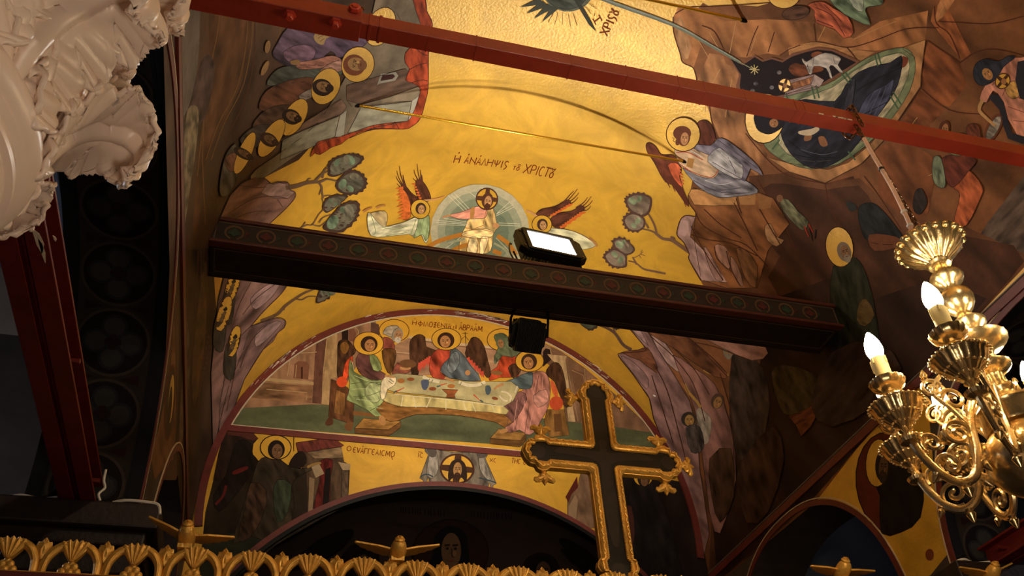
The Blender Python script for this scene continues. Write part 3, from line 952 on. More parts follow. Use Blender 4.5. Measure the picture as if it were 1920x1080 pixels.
prof = [(.045, 1.27), (.038, 1.29), (.032, 1.305), (.040, 1.318), (.036, 1.33), (.026, 1.34), (.024, 1.37), (.040, 1.378), (.056, 1.392), (.058, 1.40), (.046, 1.408),
        (.030, 1.42), (.026, 1.44), (.034, 1.452), (.060, 1.462), (.082, 1.482), (.084, 1.492), (.060, 1.494), (.032, 1.505), (.026, 1.52), (.036, 1.535), (.048, 1.548), (.050, 1.562), (.036, 1.575),
        (.022, 1.588), (.020, 1.60), (.034, 1.612), (.046, 1.632), (.050, 1.652), (.046, 1.672), (.030, 1.690), (.020, 1.70), (.026, 1.712), (.046, 1.724), (.052, 1.738), (.046, 1.752), (.026, 1.764), (.020, 1.78), (.018, 1.80)]
add_lathe(bm, [(r, L0(z)) for r, z in prof], 40, flute=.012, nf=20)
obj('stem', bm, 'brass', ch, True)
# coronet with gadroons and scalloped rim
bm = bmesh.new()
seg = 120
rows = []
for i, (r, z) in enumerate([(.02, 1.79), (.034, 1.792), (.040, 1.80), (.030, 1.81), (.045, 1.822), (.066, 1.836), (.084, 1.852), (.092, 1.866), (.100, 1.874), (.104, 1.884), (.098, 1.892), (.086, 1.886), (.05, 1.872), (.02, 1.868)]):
    row = []
    for k in range(seg):
        a = 2 * PI * k / seg
        fl_ = math.cos(20 * a)
        q = r * (1 + (.045 * fl_ if 4 <= i <= 7 else (.055 * abs(math.cos(10 * a)) if 8 <= i <= 10 else 0)))
        zz = z + (.008 * abs(math.cos(10 * a)) if 8 <= i <= 10 else 0)
        row.append(bm.verts.new((q * math.cos(a), q * math.sin(a), L0(zz))))
    rows.append(row)
for A, B in zip(rows, rows[1:]):
    for k in range(seg):
        bm.faces.new((A[k], A[(k + 1) % seg], B[(k + 1) % seg], B[k]))
co = obj('coronet', bm, 'brass', ch, True)
bm = bmesh.new()
for k in range(20):
    a = 2 * PI * (k + .5) / 20
    bmesh.ops.create_icosphere(bm, subdivisions=2, radius=.011, matrix=Matrix.Translation((.102 * math.cos(a), .102 * math.sin(a), L0(1.882))))
o = obj('rim_bosses', bm, 'brass', co, True)
# chain of links up to the beam, and the cord beside it
bm = bmesh.new()
z = L0(1.88)
zt = L0(2.545)
top = Vector((-.012, .05, zt))
k = 0
nl = 30
for k in range(nl):
    f_ = (k + .5) / nl
    c = Vector((0, 0, z)).lerp(top, f_)
    pts = []
    for i in range(10):
        a = 2 * PI * i / 10
        u, v = .0085 * math.cos(a), .0165 * math.sin(a)
        pts.append(c + (Vector((u, 0, v)) if k % 2 else Vector((0, u, v))))
    add_tube(bm, pts, .0028, 5, closed=True)
o = obj('chain', bm, 'chain_steel', ch, True)
bm = bmesh.new()
hook = [Vector((RY, 0, 0)) for RY in ()]
wrap = [(top.x, RY0 - HY - .012, L0(RZ0) - .03), (top.x - .01, RY0 - HY - .016, L0(RZ0) + .02), (top.x - .012, RY0 - HY - .014, L0(RZ1) + .008), (top.x - .01, RY0 - HY + .03, L0(RZ1) + .014), (top.x - .006, RY1 - HY + .014, L0(RZ1)), (top.x, RY1 - HY + .012, L0(RZ0) - .01), (top.x, RY0 - HY + .02, L0(RZ0) - .035)]
wp = catmull(wrap, 5)
for k, (p, q) in enumerate(zip(wp[::2], wp[1::2])):
    c = (Vector(p) + Vector(q)) / 2
    dr = (Vector(q) - Vector(p)).normalized()
    sd = dr.cross(Vector((1, 0, 0)) if k % 2 else Vector((0, 1, .3))).normalized()
    add_tube(bm, [c + dr * .0155 * math.sin(2 * PI * i / 10) + sd * .008 * math.cos(2 * PI * i / 10) for i in range(10)], .0028, 5, closed=True)
obj('chain_loop', bm, 'chain_steel', ch, True)
bm = bmesh.new()
cord = [(-.05, 0, L0(1.86)), (-.052, -.004, L0(1.92)), (-.045, -.004, L0(1.98)), (-.034, .004, L0(2.06)), (-.026, .012, L0(2.16)), (-.022, .022, L0(2.27)), (-.018, .032, L0(2.36)), (-.014, .04, L0(2.46))]
add_tube(bm, catmull(cord, 6), .0075, 7)
cd = obj('power_cord', bm, 'cord_pink', ch, True)
for zz in (1.955, 2.02, 2.27):
    f_ = [p for p in catmull(cord, 6) if p[2] >= L0(zz)][0]
    bm = bmesh.new()
    add_tube(bm, [(f_[0], f_[1], f_[2] - .004), (f_[0], f_[1], f_[2] + .004)], .011, 7)
    obj('cable_tie', bm, 'white_cable' if zz < 2.1 else 'black_cable', cd)
# one arm with its candle, in the plane (r along +x, z up)
def spiral(cx, cz, r0, turns, a0, sgn=1, n=34, r1=.004):
    return [(cx + (r0 + (r1 - r0) * i / n) * math.cos(a0 + sgn * 2 * PI * turns * i / n), 0, cz + (r0 + (r1 - r0) * i / n) * math.sin(a0 + sgn * 2 * PI * turns * i / n)) for i in range(n + 1)]
RA_ = .312
UP = .045
arm0 = None
def LU(z):
    return L0(z + UP + (.035 if z < 1.205 else .035 * max(0, (1.31 - z) / .105)))
def make_arm():
    a = empty('arm')
    bm = bmesh.new()
    main = catmull([(0.0731, 0, LU(1.235)), (0.1032, 0, LU(1.20)), (0.1290, 0, LU(1.13)), (0.1462, 0, LU(1.05)), (0.1763, 0, LU(.985)), (0.2193, 0, LU(.965)), (0.2623, 0, LU(.99)), (0.2941, 0, LU(1.045)), (0.3096, 0, LU(1.10))], 6)
    add_tube(bm, main, .0095, 8, flat=1.3)
    add_tube(bm, spiral(0.2305, LU(1.018), .043, 1.6, -1.9, 1), .0065, 7)
    add_tube(bm, spiral(0.2580, LU(1.085), .034, 1.4, -.6, 1), .006, 7)
    add_tube(bm, spiral(0.1075, LU(1.05), .040, 1.5, .6, -1), .0065, 7)
    add_tube(bm, spiral(0.1763, LU(1.11), .046, 1.7, -2.6, -1), .0065, 7)
    add_tube(bm, catmull([(0.1333, 0, LU(1.13)), (0.1634, 0, LU(1.19)), (0.1935, 0, LU(1.25)), (0.1849, 0, LU(1.30)), (0.1591, 0, LU(1.33))], 5), .0065, 7)
    add_tube(bm, spiral(0.1935, LU(1.285), .032, 1.5, 2.8, -1), .006, 7)
    add_tube(bm, spiral(0.1479, LU(1.225), .036, 1.5, .3, 1), .006, 7)
    add_tube(bm, catmull([(0.1591, 0, LU(1.33)), (0.1419, 0, LU(1.352)), (0.1505, 0, LU(1.372)), (0.1634, 0, LU(1.365))], 5), .0055, 6)
    obj('scrollwork', bm, 'brass', a, True)
    for (x, z, q, rot) in ((.245, .955, 1, 0), (.165, 1.02, .9, .5), (.325, .99, .8, -.6), (.235, 1.33, .8, 3.0), (.115, 1.005, .8, .4), (.28, 1.07, .7, 2.2)):
        bm = bmesh.new()
        M = Matrix.Translation((x * .86, 0, LU(z))) @ Matrix.Rotation(rot, 4, 'Y') @ Matrix.Scale(q, 4)
        add_lathe(bm, [(.003, -.034), (.009, -.022), (.014, -.010), (.008, -.002), (.013, .004), (.006, .010)], 10, M)
        obj('leaf_drop', bm, 'brass', a, True)
    T = Matrix.Translation((RA_, 0, 0))
    bm = bmesh.new()
    add_lathe(bm, [(r, LU(z)) for r, z in [(.012, 1.085), (.026, 1.09), (.030, 1.10), (.014, 1.108), (.010, 1.12), (.020, 1.128), (.012, 1.136), (.022, 1.146), (.034, 1.154), (.046, 1.166), (.060, 1.178), (.066, 1.196), (.074, 1.206), (.075, 1.212), (.066, 1.212), (.05, 1.20), (.018, 1.196)]], 72, T, .03, 18)
    for zr, rr, nb in ((1.207, .0765, 30), (1.170, .052, 22), (1.150, .030, 14)):
        for q in range(nb):
            an = 2 * PI * q / nb
            bmesh.ops.create_icosphere(bm, subdivisions=1, radius=.0048, matrix=Matrix.Translation((RA_ + rr * math.cos(an), rr * math.sin(an), LU(zr))))
    obj('drip_pan', bm, 'brass', a, True)
    bm = bmesh.new()
    add_lathe(bm, [(r, LU(z)) for r, z in [(.014, 1.19), (.024, 1.205), (.034, 1.225), (.038, 1.245), (.034, 1.262), (.022, 1.276), (.020, 1.284), (.030, 1.290), (.044, 1.304), (.050, 1.318), (.051, 1.324), (.042, 1.325), (.024, 1.318)]], 56, T, .025, 14)
    obj('candle_cup', bm, 'brass', a, True)
    bm = bmesh.new()
    add_lathe(bm, [(r, LU(z)) for r, z in [(.022, 1.312), (.0225, 1.40), (.021, 1.405), (.016, 1.406)]], 24, T)
    for k in range(4):
        aa = k * 1.7 + .4
        add_tube(bm, [(RA_ + .0225 * math.cos(aa), .0225 * math.sin(aa), LU(1.403)), (RA_ + .0235 * math.cos(aa), .0235 * math.sin(aa), LU(1.385 - .006 * k))], [.004, .003], 6)
    obj('candle', bm, 'candle', a, True)
    bm = bmesh.new()
    add_lathe(bm, [(r, LU(z)) for r, z in [(.013, 1.404), (.019, 1.412), (.0245, 1.428), (.025, 1.442), (.0215, 1.462), (.014, 1.482), (.006, 1.497), (.001, 1.502)]], 20, T)
    obj('bulb', bm, 'bulb_glass', a, True)
    return a
arm0 = make_arm()
for k, az in enumerate((74, 117, 164, 210, 281, 332, 23)):
    a = arm0 if k == 0 else copy_tree(arm0)
    a.parent = ch
    a.rotation_euler = (0, 0, math.radians(az))
# ================================================================== WALL PAINTINGS (pigment layers lying on the vault and walls)
def S_APSE(px, py, off):
    d = ray(px, py)
    a, b, c = RA - off, 0.8 * RA - off, RA - off
    o = np.array([-AX / a, -(YE + .02) / b, -AZ / c])
    q = np.array([d[0] / a, d[1] / b, d[2] / c])
    A_, B_, C_ = q @ q, 2 * q @ o, o @ o - 1
    t = (-B_ + math.sqrt(max(B_ * B_ - 4 * A_ * C_, 0))) / (2 * A_)
    return Vector(d * t)
NZ = np.random.RandomState(5).rand(64, 64)
def vnoise(x, y):
    xi, yi = int(math.floor(x)), int(math.floor(y))
    fx, fy = x - xi, y - yi
    fx, fy = fx * fx * (3 - 2 * fx), fy * fy * (3 - 2 * fy)
    g = lambda i, j: NZ[i & 63, j & 63]
    return (g(xi, yi) * (1 - fx) + g(xi + 1, yi) * fx) * (1 - fy) + (g(xi, yi + 1) * (1 - fx) + g(xi + 1, yi + 1) * fx) * fy
class Fig:
    """one painted figure: polygons and strokes in picture coordinates laid onto a surface, later ones over earlier ones"""
    def __init__(s, name, surf, parent, base=1.0, label=None, lmax=13.0, step=.22, rf=1.0, line=.9):
        s.name, s.surf, s.parent, s.off, s.label, s.lmax, s.step, s.rf = name, surf, parent, base / 1000, label, lmax, step / 1000, rf
        s.v, s.f, s.c, s.m = [], [], [], []
        s.line = line
    def up(s):
        s.off += s.step
    def colour(s, col, x, y, fold=None):
        if col == 'G':
            return lin((208, 161, 54))
        c = lin(col)
        if fold:
            ang, wl, amp = fold
            ca, sa = math.cos(math.radians(ang)), math.sin(math.radians(ang))
            u, w = x * ca + y * sa, -x * sa + y * ca
            h = vnoise(u / (wl * 3.2) + 7.3, w / wl + 3.1) * .62 + vnoise(u / (wl * 1.6) + 21, w / (wl * .45) + 9) * .38
            k = 1 + amp * (h - .5) * 3.4
            c = tuple(max(0.0, v * k) for v in c)
        return c
    def tri(s, P, col, fold, L):
        st = [tuple(P)]
        out = []
        while st:
            a, b, c = st.pop()
            e = [((a, b), c), ((b, c), a), ((c, a), b)]
            d = [(q[0][0] - q[1][0]) ** 2 + (q[0][1] - q[1][1]) ** 2 for q, _ in e]
            i = d.index(max(d))
            if d[i] > L * L:
                (p, q), r = e[i]
                m = ((p[0] + q[0]) / 2, (p[1] + q[1]) / 2)
                st += [(p, m, r), (m, q, r)]
            else:
                out.append((a, b, c))
        key = {}
        for T in out:
            idx = []
            for p in T:
                if p not in key:
                    key[p] = len(s.v)
                    s.v.append(s.surf(p[0], p[1], s.off))
                    s.c.append(s.colour(col, p[0], p[1], fold))
                idx.append(key[p])
            s.f.append(idx)
            s.m.append(1 if col == 'G' else 0)
    def p(s, col, pts, sm=3, fold=None):
        """filled polygon; pts 'x,y x,y ...'"""
        P = [tuple(float(k) for k in q.split(',')) for q in pts.split()] if isinstance(pts, str) else [tuple(map(float, q)) for q in pts]
        if sm > 1:
            P = catmull(P, sm, True)
        L = s.lmax if not fold else max(3.0 * s.rf, min(s.lmax, fold[1] * .42))
        V3 = [Vector((a, b, 0)) for a, b in P]
        for t in tessellate_polygon([V3]):
            s.tri([P[i] for i in t], col, fold, L)
        s.up()
        if fold and s.line and s.rf == 1.0:
            s.s_(tuple(v * .42 for v in col), s.line, P + [P[0]], 0, 1)
        return s
    def e(s, col, cx, cy, rx, ry, rot=0, fold=None, n=22):
        c, q = math.cos(math.radians(rot)), math.sin(math.radians(rot))
        return s.p(col, [(cx + rx * math.cos(2 * PI * i / n) * c - ry * math.sin(2 * PI * i / n) * q, cy + rx * math.cos(2 * PI * i / n) * q + ry * math.sin(2 * PI * i / n) * c) for i in range(n)], 1, fold)
    def s_(s, col, w, pts, taper=0.0, sm=4):
        """stroke of width w"""
        P = [tuple(float(k) for k in q.split(',')) for q in pts.split()] if isinstance(pts, str) else [tuple(map(float, q)) for q in pts]
        if sm > 1 and len(P) > 2:
            P = catmull(P, sm)
        elif len(P) == 2:
            n = max(1, int(math.dist(*P) / s.lmax))
            P = [(P[0][0] + (P[1][0] - P[0][0]) * i / n, P[0][1] + (P[1][1] - P[0][1]) * i / n) for i in range(n + 1)]
        n = len(P)
        b = len(s.v)
        col3 = s.colour(col, 0, 0)
        for i, (x, y) in enumerate(P):
            x0, y0 = P[max(i - 1, 0)]
            x1, y1 = P[min(i + 1, n - 1)]
            dx, dy = x1 - x0, y1 - y0
            l = math.hypot(dx, dy) or 1
            h = w / 2 * (1 - taper * i / max(n - 1, 1))
            for g in (-1, 1):
                s.v.append(s.surf(x - g * dy / l * h, y + g * dx / l * h, s.off))
                s.c.append(col3)
        for i in range(n - 1):
            k = b + 2 * i
            s.f.append([k, k + 1, k + 3, k + 2])
            s.m.append(1 if col == 'G' else 0)
        s.up()
        return s
    def many(s, col, w, lst, taper=0.0, sm=4):
        for q in lst:
            o = s.off
            s.s_(col, w, q, taper, sm)
            s.off = o
        s.up()
        return s
    def halo(s, cx, cy, rx, ry, rot=0, edge=(58, 32, 20), lw=1.3):
        s.e(edge, cx, cy, rx + lw, ry + lw, rot)
        return s.e('G', cx, cy, rx, ry, rot)
    def head(s, cx, cy, rx, ry, rot=0, hair=(58, 38, 26), face=(164, 116, 72), beard=None, fx=.12, fy=.16):
        """hair, face and features; rot turns the upright head"""
        R = math.radians(rot)
        T = lambda u, v: (cx + u * rx * math.cos(R) - v * ry * math.sin(R), cy + u * rx * math.sin(R) + v * ry * math.cos(R))
        s.e(hair, cx, cy, rx, ry, rot)
        a, b = T(fx, fy)
        s.e(face, a, b, rx * .62, ry * .76, rot)
        if beard:
            a, b = T(fx, .72)
            s.e(beard, a, b, rx * .5, ry * .42, rot)
        dk = tuple(v * .38 for v in face)
        for u in (-.24, .26):
            x, y = T(fx + u, fy - .08)
            s.e(dk, x, y, max(rx * .10, .5), max(ry * .055, .4), rot, n=8)
            s.off -= s.step
            s.s_(dk, max(ry * .07, .5), [T(fx + u - .17, fy - .22), T(fx + u + .17, fy - .24)], sm=1)
        s.s_(tuple(v * .6 for v in face), max(rx * .07, .5), [T(fx + .02, fy - .1), T(fx + .05, fy + .24)], sm=1)
        s.s_((120, 56, 44) if not beard else (96, 44, 36), max(ry * .06, .5), [T(fx - .13, fy + .42), T(fx + .16, fy + .42)], sm=1)
        hl = tuple(min(255, v * 1.22) for v in face)
        x, y = T(fx + .2, fy + .14)
        s.e(hl, x, y, rx * .14, ry * .14, rot, n=8)
        return s
    def cross_halo(s, cx, cy, rx, ry, rot=0, dark=(84, 52, 34), w=.26):
        s.e((70, 38, 26), cx, cy, rx * 1.06, ry * 1.06, rot)
        s.e(dark, cx, cy, rx, ry, rot)
        R = math.radians(rot)
        o = s.off
        for k in range(4):
            pts = []
            a0, a1 = k * 90 + 45 - 33, k * 90 + 45 + 33
            ar = [math.radians(a0 + (a1 - a0) * i / 8) for i in range(9)]
            pp = [(.93 * math.cos(a), .93 * math.sin(a)) for a in ar]
            m = math.radians(k * 90 + 45)
            pp.append((.34 * math.cos(m), .34 * math.sin(m)))
            s.off = o
            s.p('G', [(cx + u * rx * math.cos(R) - v * ry * math.sin(R), cy + u * rx * math.sin(R) + v * ry * math.cos(R)) for u, v in pp], 1)
        return s
    def foliage(s, pts, base=(96, 92, 78), edge=(66, 48, 40), light=(104, 122, 98), seed=1, jag=3.0, dirx=1, diry=-.3):
        P = [tuple(float(k) for k in q.split(',')) for q in pts.split()]
        keep, s.line = s.line, 0
        Q = catmull(P, 4, True)
        cx, cy = sum(q[0] for q in P) / len(P), sum(q[1] for q in P) / len(P)
        r = random.Random(seed)
        out = []
        for i, (x, y) in enumerate(Q):
            l = math.hypot(x - cx, y - cy)
            al = ((x - cx) * dirx + (y - cy) * diry) / (l or 1)
            k = 1 + (jag * (.6 + .9 * r.random()) / l if i % 2 and al > -.55 else .3 / l)
            out.append((cx + (x - cx) * k, cy + (y - cy) * k))
        s.p(edge, out, 1)
        s.p(base, [(cx + (x - cx) * .84, cy + (y - cy) * .84) for x, y in Q], 1, fold=(30, 9, .4))
        for k in range(4):
            i = r.randrange(len(Q))
            x, y = Q[i]
            f = .35 + .2 * r.random()
            w = math.hypot(x - cx, y - cy) * .34
            s.e(light if k % 2 else tuple(v * 1.12 for v in base), cx + (x - cx) * f, cy + (y - cy) * f, w, w * .7, 40 * k, fold=(60, 6, .5))
        s.line = keep
        return s
    def flame(s, col, a, b, n, length, ang, w=3.0):
        """row of pointed feathers from a to b"""
        o = s.off
        for i in range(n):
            f = i / max(n - 1, 1)
            x, y = a[0] + (b[0] - a[0]) * f, a[1] + (b[1] - a[1]) * f
            l = length * (1 - .25 * (i % 2))
            R = math.radians(ang)
            ux, uy = math.cos(R), math.sin(R)
            s.off = o + s.step * (i % 2)
            s.p(col, [(x - uy * w / 2, y + ux * w / 2), (x + ux * l * .6 - uy * w * .4, y + uy * l * .6 + ux * w * .4), (x + ux * l, y + uy * l), (x + ux * l * .6 + uy * w * .3, y + uy * l * .6 - ux * w * .3), (x + uy * w / 2, y - ux * w / 2)], 1)
        s.off = o + 2 * s.step
        return s
    def text(s, txt, x0, y0, x1, y1, h, col=(112, 46, 22), w=1.5, slant=.22):
        """letters drawn along the baseline (x0,y0)-(x1,y1)"""
        ws = [GW.get(c, .7) for c in txt]
        tot = sum(ws)
        L = math.hypot(x1 - x0, y1 - y0)
        bx, by = (x1 - x0) / L, (y1 - y0) / L
        k = L / tot
        pos = 0.0
        o = s.off
        for c, gw in zip(txt, ws):
            for st in GL.get(c, ()):
                pts = []
                for q in st:
                    u, v = q
                    X = (pos + (.10 + .76 * u) * gw) * k
                    pts.append((x0 + bx * X + by * v * h + slant * v * h, y0 + by * X - bx * v * h))
                s.off = o
                s.s_(col, w, pts, sm=1 if len(pts) < 4 else 3)
            pos += gw
        s.off = o + s.step
        return s
    def done(s):
        me = bpy.data.meshes.new(s.name)
        me.from_pydata([tuple(v) for v in s.v], [], s.f)
        at_ = me.color_attributes.new('Col', 'FLOAT_COLOR', 'POINT')
        at_.data.foreach_set('color', np.array([tuple(c) + (1,) for c in s.c], dtype=np.float32).ravel())
        me.materials.append(MATS['pigment'])
        me.materials.append(MATS['gold_ground'])
        me.polygons.foreach_set('material_index', s.m)
        o = bpy.data.objects.new(s.name, me)
        COL.objects.link(o)
        o.parent = s.parent
        if s.label:
            o['label'] = s.label
        return o
O8 = [(.5 + .5 * math.cos(2 * PI * i / 10), .5 + .5 * math.sin(2 * PI * i / 10)) for i in range(11)]
CR = [(.5 + .5 * math.cos(math.radians(a)), .5 + .5 * math.sin(math.radians(a))) for a in range(50, 311, 26)]
GL = {'H': [[(0, 0), (0, 1)], [(1, 0), (1, 1)], [(0, .5), (1, .55)]], 'A': [[(0, 0), (.5, 1), (1, 0)], [(.2, .36), (.8, .36)]], 'a': [[(0, 0), (.5, 1), (1, 0)], [(.2, .36), (.8, .36)], [(.35, 1.2), (.6, 1.4)]],
      'h': [[(0, 0), (0, 1)], [(1, 0), (1, 1)], [(0, .5), (1, .55)], [(.4, 1.25), (.6, 1.45)]], 'N': [[(0, 0), (0, 1)], [(0, .8), (1, .2)], [(1, 0), (1, 1)]], 'L': [[(0, 0), (.5, 1), (1, 0)]],
      'W': [[(0, .95), (.15, .5), (.5, .35), (.85, .5), (1, .95)], [(.5, 0), (.5, 1)]], 'I': [[(.5, 0), (.5, 1)]], 'C': [CR], 'T': [[(0, 1), (1, 1)], [(.5, 0), (.5, 1)]], 'O': [O8],
      'X': [[(0, 0), (1, 1)], [(0, 1), (1, 0)]], 'P': [[(0, 0), (0, 1)], [(0, 1), (.6, 1), (1, .8), (.9, .55), (.5, .48), (0, .5)]], 'F': [[(.5, -.1), (.5, 1.1)], [(.5 + .5 * math.cos(2 * PI * i / 10), .5 + .3 * math.sin(2 * PI * i / 10)) for i in range(11)]],
      'K': [[(0, 1), (1, 1)], [(.15, .52), (.85, .52)], [(0, 0), (1, 0)], [(.9, 1), (.3, .52)], [(.85, .52), (.2, 0)]], 'E': [CR, [(.05, .5), (.75, .5)]], 'B': [[(0, 0), (0, 1)], [(0, 1), (.7, .95), (.75, .6), (0, .52)], [(0, .52), (.95, .45), (.9, .05), (0, 0)]],
      'M': [[(0, 0), (.1, 1)], [(.1, 1), (.5, .25)], [(.5, .25), (.9, 1)], [(.9, 1), (1, 0)]], 'G': [[(0, 0), (0, 1)], [(0, 1), (.9, 1), (.95, .85)]], 'Q': [O8, [(.1, .5), (.9, .5)]],
      'Y': [[(0, 1), (.5, .5), (1, 1)], [(.5, .5), (.5, 0)]], 'V': [[(0, 1), (.45, 0)], [(.45, 0), (1, 1)]], '8': [[(.5 + .42 * math.cos(2 * PI * i / 10), .28 + .28 * math.sin(2 * PI * i / 10)) for i in range(11)], [(0, 1.05), (.5, .56), (1, 1.05)]],
      'S': [[(.95, .85), (.5, 1), (.1, .75), (.3, .45), (.7, .3), (.6, .02), (.2, -.2)]], 't': [[(.1, .6), (.9, .6)], [(.5, 0), (.5, .6)]], 'o': [[(.5 + .4 * math.cos(2 * PI * i / 8), .25 + .25 * math.sin(2 * PI * i / 8)) for i in range(9)], [(.1, .85), (.5, .5), (.9, .85)], [(.1, .98), (.9, .98)]],
      '-': [[(0, 1.2), (1, 1.2)]], "'": [[(.3, 1.2), (.6, 1.45)]]}
GW = {'I': .42, ' ': .55, 'M': 1.05, 'H': .85, 'h': .85, 'N': .9, 'W': .95, 't': .55, 'o': .6, "'": .01, '-': .01, 'F': .95, 'E': .72, 'C': .72, 'O': .8, 'X': .95}
V = on_vault
def F(name, base, label=None, surf=V, parent=None, **k):
    return Fig(name, surf, parent or ceiling, base * .5 + (0 if name == 'painted_ground' else 4.4), label, step=.16, **k)
BR, OUT = (128, 84, 52), (70, 38, 24)
# ---------------------------------------------------------------- left haunch: ground, building, seated company
f = F('painted_ground', .4, 'brown painted ground of the left vault scene', lmax=10, line=0)
f.p((82, 61, 47), '300,-160 700,-160 705,60 660,190 560,300 497,332 440,400 400,470 400,640 360,800 330,900 300,900 318,500', 1, fold=(100, 34, .5))
f.p((62, 46, 36), '338,470 398,465 404,560 412,640 424,720 418,800 406,860 398,930 384,1010 345,1010 332,880', 1, fold=(95, 14, .5))
f.p((104, 96, 90), '330,-160 372,-160 376,0 370,130 352,205 337,210 330,100', 2, fold=(95, 12, .2))
f.p((92, 62, 40), '400,-160 500,-160 475,0 470,70 452,160 415,235 385,310 372,420 362,430 372,280 392,150', 2, fold=(100, 12, .5))
f.many((120, 88, 50), 1.6, ['472,-40 474,60 456,160 420,232 396,300', '462,-40 464,60 446,160 410,232 386,300', '420,-40 408,60 392,140 380,240 370,330', '530,10 528,50 518,76', '385,420 380,300 384,200'])
f.many((80, 48, 36), 2.2, ['478,20 476,110 458,190 422,262', '350,440 352,600 344,760', '372,470 366,600 352,720', '390,480 386,600 372,760'])
f.p((84, 66, 66), '376,118 396,104 402,140 388,212 372,232 354,216', 3, fold=(100, 8, .6))
f.p((118, 108, 88), '352,205 370,200 372,232 366,290 358,340 350,400 343,432 341,330 345,260', 3, fold=(95, 5, .7))
f.p((86, 64, 42), '378,520 388,500 384,640 366,760 360,700', 3, fold=(95, 6, .5))
f.p((100, 82, 66), '345,640 352,600 356,700 346,800 336,840 338,760', 3, fold=(95, 6, .5))
f.done()
f = F('painted_building', .9, 'painted grey building with red drapery on the left of the vault', lmax=14)
f.p((128, 114, 94), '470,336 497,332 540,302 590,272 630,257 700,243 748,238 775,225 790,195 798,150 800,95 790,40 780,12 760,-40 720,-60 690,60 650,140 600,226 540,276 480,318', 2, fold=(110, 22, .3))
f.p((104, 82, 68), '650,160 700,146 760,128 790,160 730,182 677,196 650,188', 1, fold=(-15, 9, .4))
f.p((120, 96, 80), '560,236 640,186 650,200 640,214 570,244 520,268', 1, fold=(-25, 8, .4))
f.p((138, 134, 114), '525,300 530,262 580,238 637,217 650,207 644,259 628,256 580,278', 1, fold=(-25, 8, .3))
f.p((160, 156, 140), '637,217 650,207 644,259 628,256', 1)
f.p((146, 142, 122), '652,250 677,201 772,190 787,179 776,230 765,227 700,240', 1, fold=(-8, 8, .3))
f.p((172, 168, 150), '772,190 787,179 776,230 765,227', 1)
f.many((88, 66, 54), 1.4, ['677,201 772,190', '525,262 637,217', '772,190 765,227', '637,217 628,256', '650,160 650,188 660,200', '745,26 752,40 772,45', '652,250 700,240 765,227'], sm=1)
f.p((156, 150, 136), '707,160 714,138 742,135 747,142 741,151 711,157', 1)
f.p((66, 38, 34), '713,152 717,141 737,139 741,143 736,148', 1)
f.p((156, 66, 38), '760,-60 797,-5 800,20 811,45 803,85 803,160 799,185 788,222 772,237 757,242 700,241 655,258 640,270 622,276 600,290 590,287 582,294 596,266 640,256 700,235 755,228 770,222 784,186 788,166 772,155 760,150 768,130 760,118 760,100 775,85 795,70 780,20', 2, fold=(80, 7, .6))
f.many((76, 34, 26), 1.3, ['797,-5 800,20 811,45 804,85 803,160 799,185 788,222 772,237 757,242 700,243 655,259', '768,130 785,122 800,118', '772,155 790,150 802,152', '775,85 790,100 802,104', '740,228 748,241', '700,235 702,243', '592,268 600,290', '610,262 618,276'])
f.done()
def saint(name, base, label, hal, hd, rot, hair, face, beard, robes, extra=None):
    f = F(name, base, label, lmax=12)
    for col, pts, fd in robes:
        f.p(col, pts, 3, fold=fd)
    f.halo(*hal)
    f.head(*hd, rot, hair, face, beard)
    if extra:
        extra(f)
    return f.done()
HP = (168, 132, 84)
saint('painted_saint', 2.0, 'haloed saint in purple robe with open hands', (713, 50, 25, 38, 28), (700, 56, 15, 17), -70, (96, 70, 46), HP, (120, 96, 70),
      [((98, 80, 100), '512,104 520,82 540,52 580,30 640,40 695,72 640,108 620,96 590,120 540,124', (30, 9, .6)), ((118, 92, 112), '530,100 560,84 590,90 585,112 550,120', (20, 6, .5))],
      lambda f: (f.p((176, 146, 100), '588,68 600,58 622,58 628,66 612,72 606,84 594,80', 3), f.many((110, 76, 50), 1, ['596,66 604,62', '596,72 606,66', '600,78 608,72'], sm=1), f.e((150, 118, 78), 502, 88, 5, 12, 10), f.e((150, 118, 78), 497, 128, 5, 15, 25)))
saint('painted_saint', 3.2, 'haloed grey bearded saint reaching out a pink sleeve', (671, 121, 30, 33, 20), (664, 122, 20, 21), -80, (116, 68, 44), (158, 122, 78), (124, 84, 56),
      [((70, 76, 68), '500,160 520,130 560,122 610,122 648,110 640,140 596,150 540,156', (25, 8, .6)), ((168, 116, 100), '556,118 590,112 622,104 640,112 636,124 600,128 562,130', (10, 6, .5)), ((172, 130, 116), '600,132 625,116 645,116 650,128 620,138', (15, 5, .5))],
      lambda f: f.p((150, 118, 78), '545,114 558,112 564,118 556,122 546,120', 2))
saint('painted_saint', 4.4, 'haloed dark bearded saint in brown robe', (611, 162, 25, 35, 25), (604, 164, 16, 19), -75, (44, 30, 24), (138, 104, 68), (44, 30, 24),
      [((98, 62, 44), '486,204 500,170 545,150 586,146 592,172 560,190 520,206', (25, 9, .6)), ((132, 120, 110), '560,180 585,166 592,176 572,188', (15, 4, .4))])
saint('painted_saint', 5.6, 'haloed saint with black beard behind the others', (552, 220, 19, 38, 30), (546, 219, 14, 18), -65, (40, 28, 22), (124, 94, 62), (36, 26, 20),
      [((84, 62, 50), '474,234 500,205 540,196 548,214 520,236 486,246', (30, 8, .6))])
saint('painted_saint', 6.8, 'haloed saint with dark face further left', (509, 259, 16, 40, 32), (504, 262, 12, 18), -60, (58, 40, 28), (112, 84, 56), (62, 44, 32),
      [((70, 62, 58), '450,262 480,236 510,236 500,262 470,280', (30, 8, .6))])
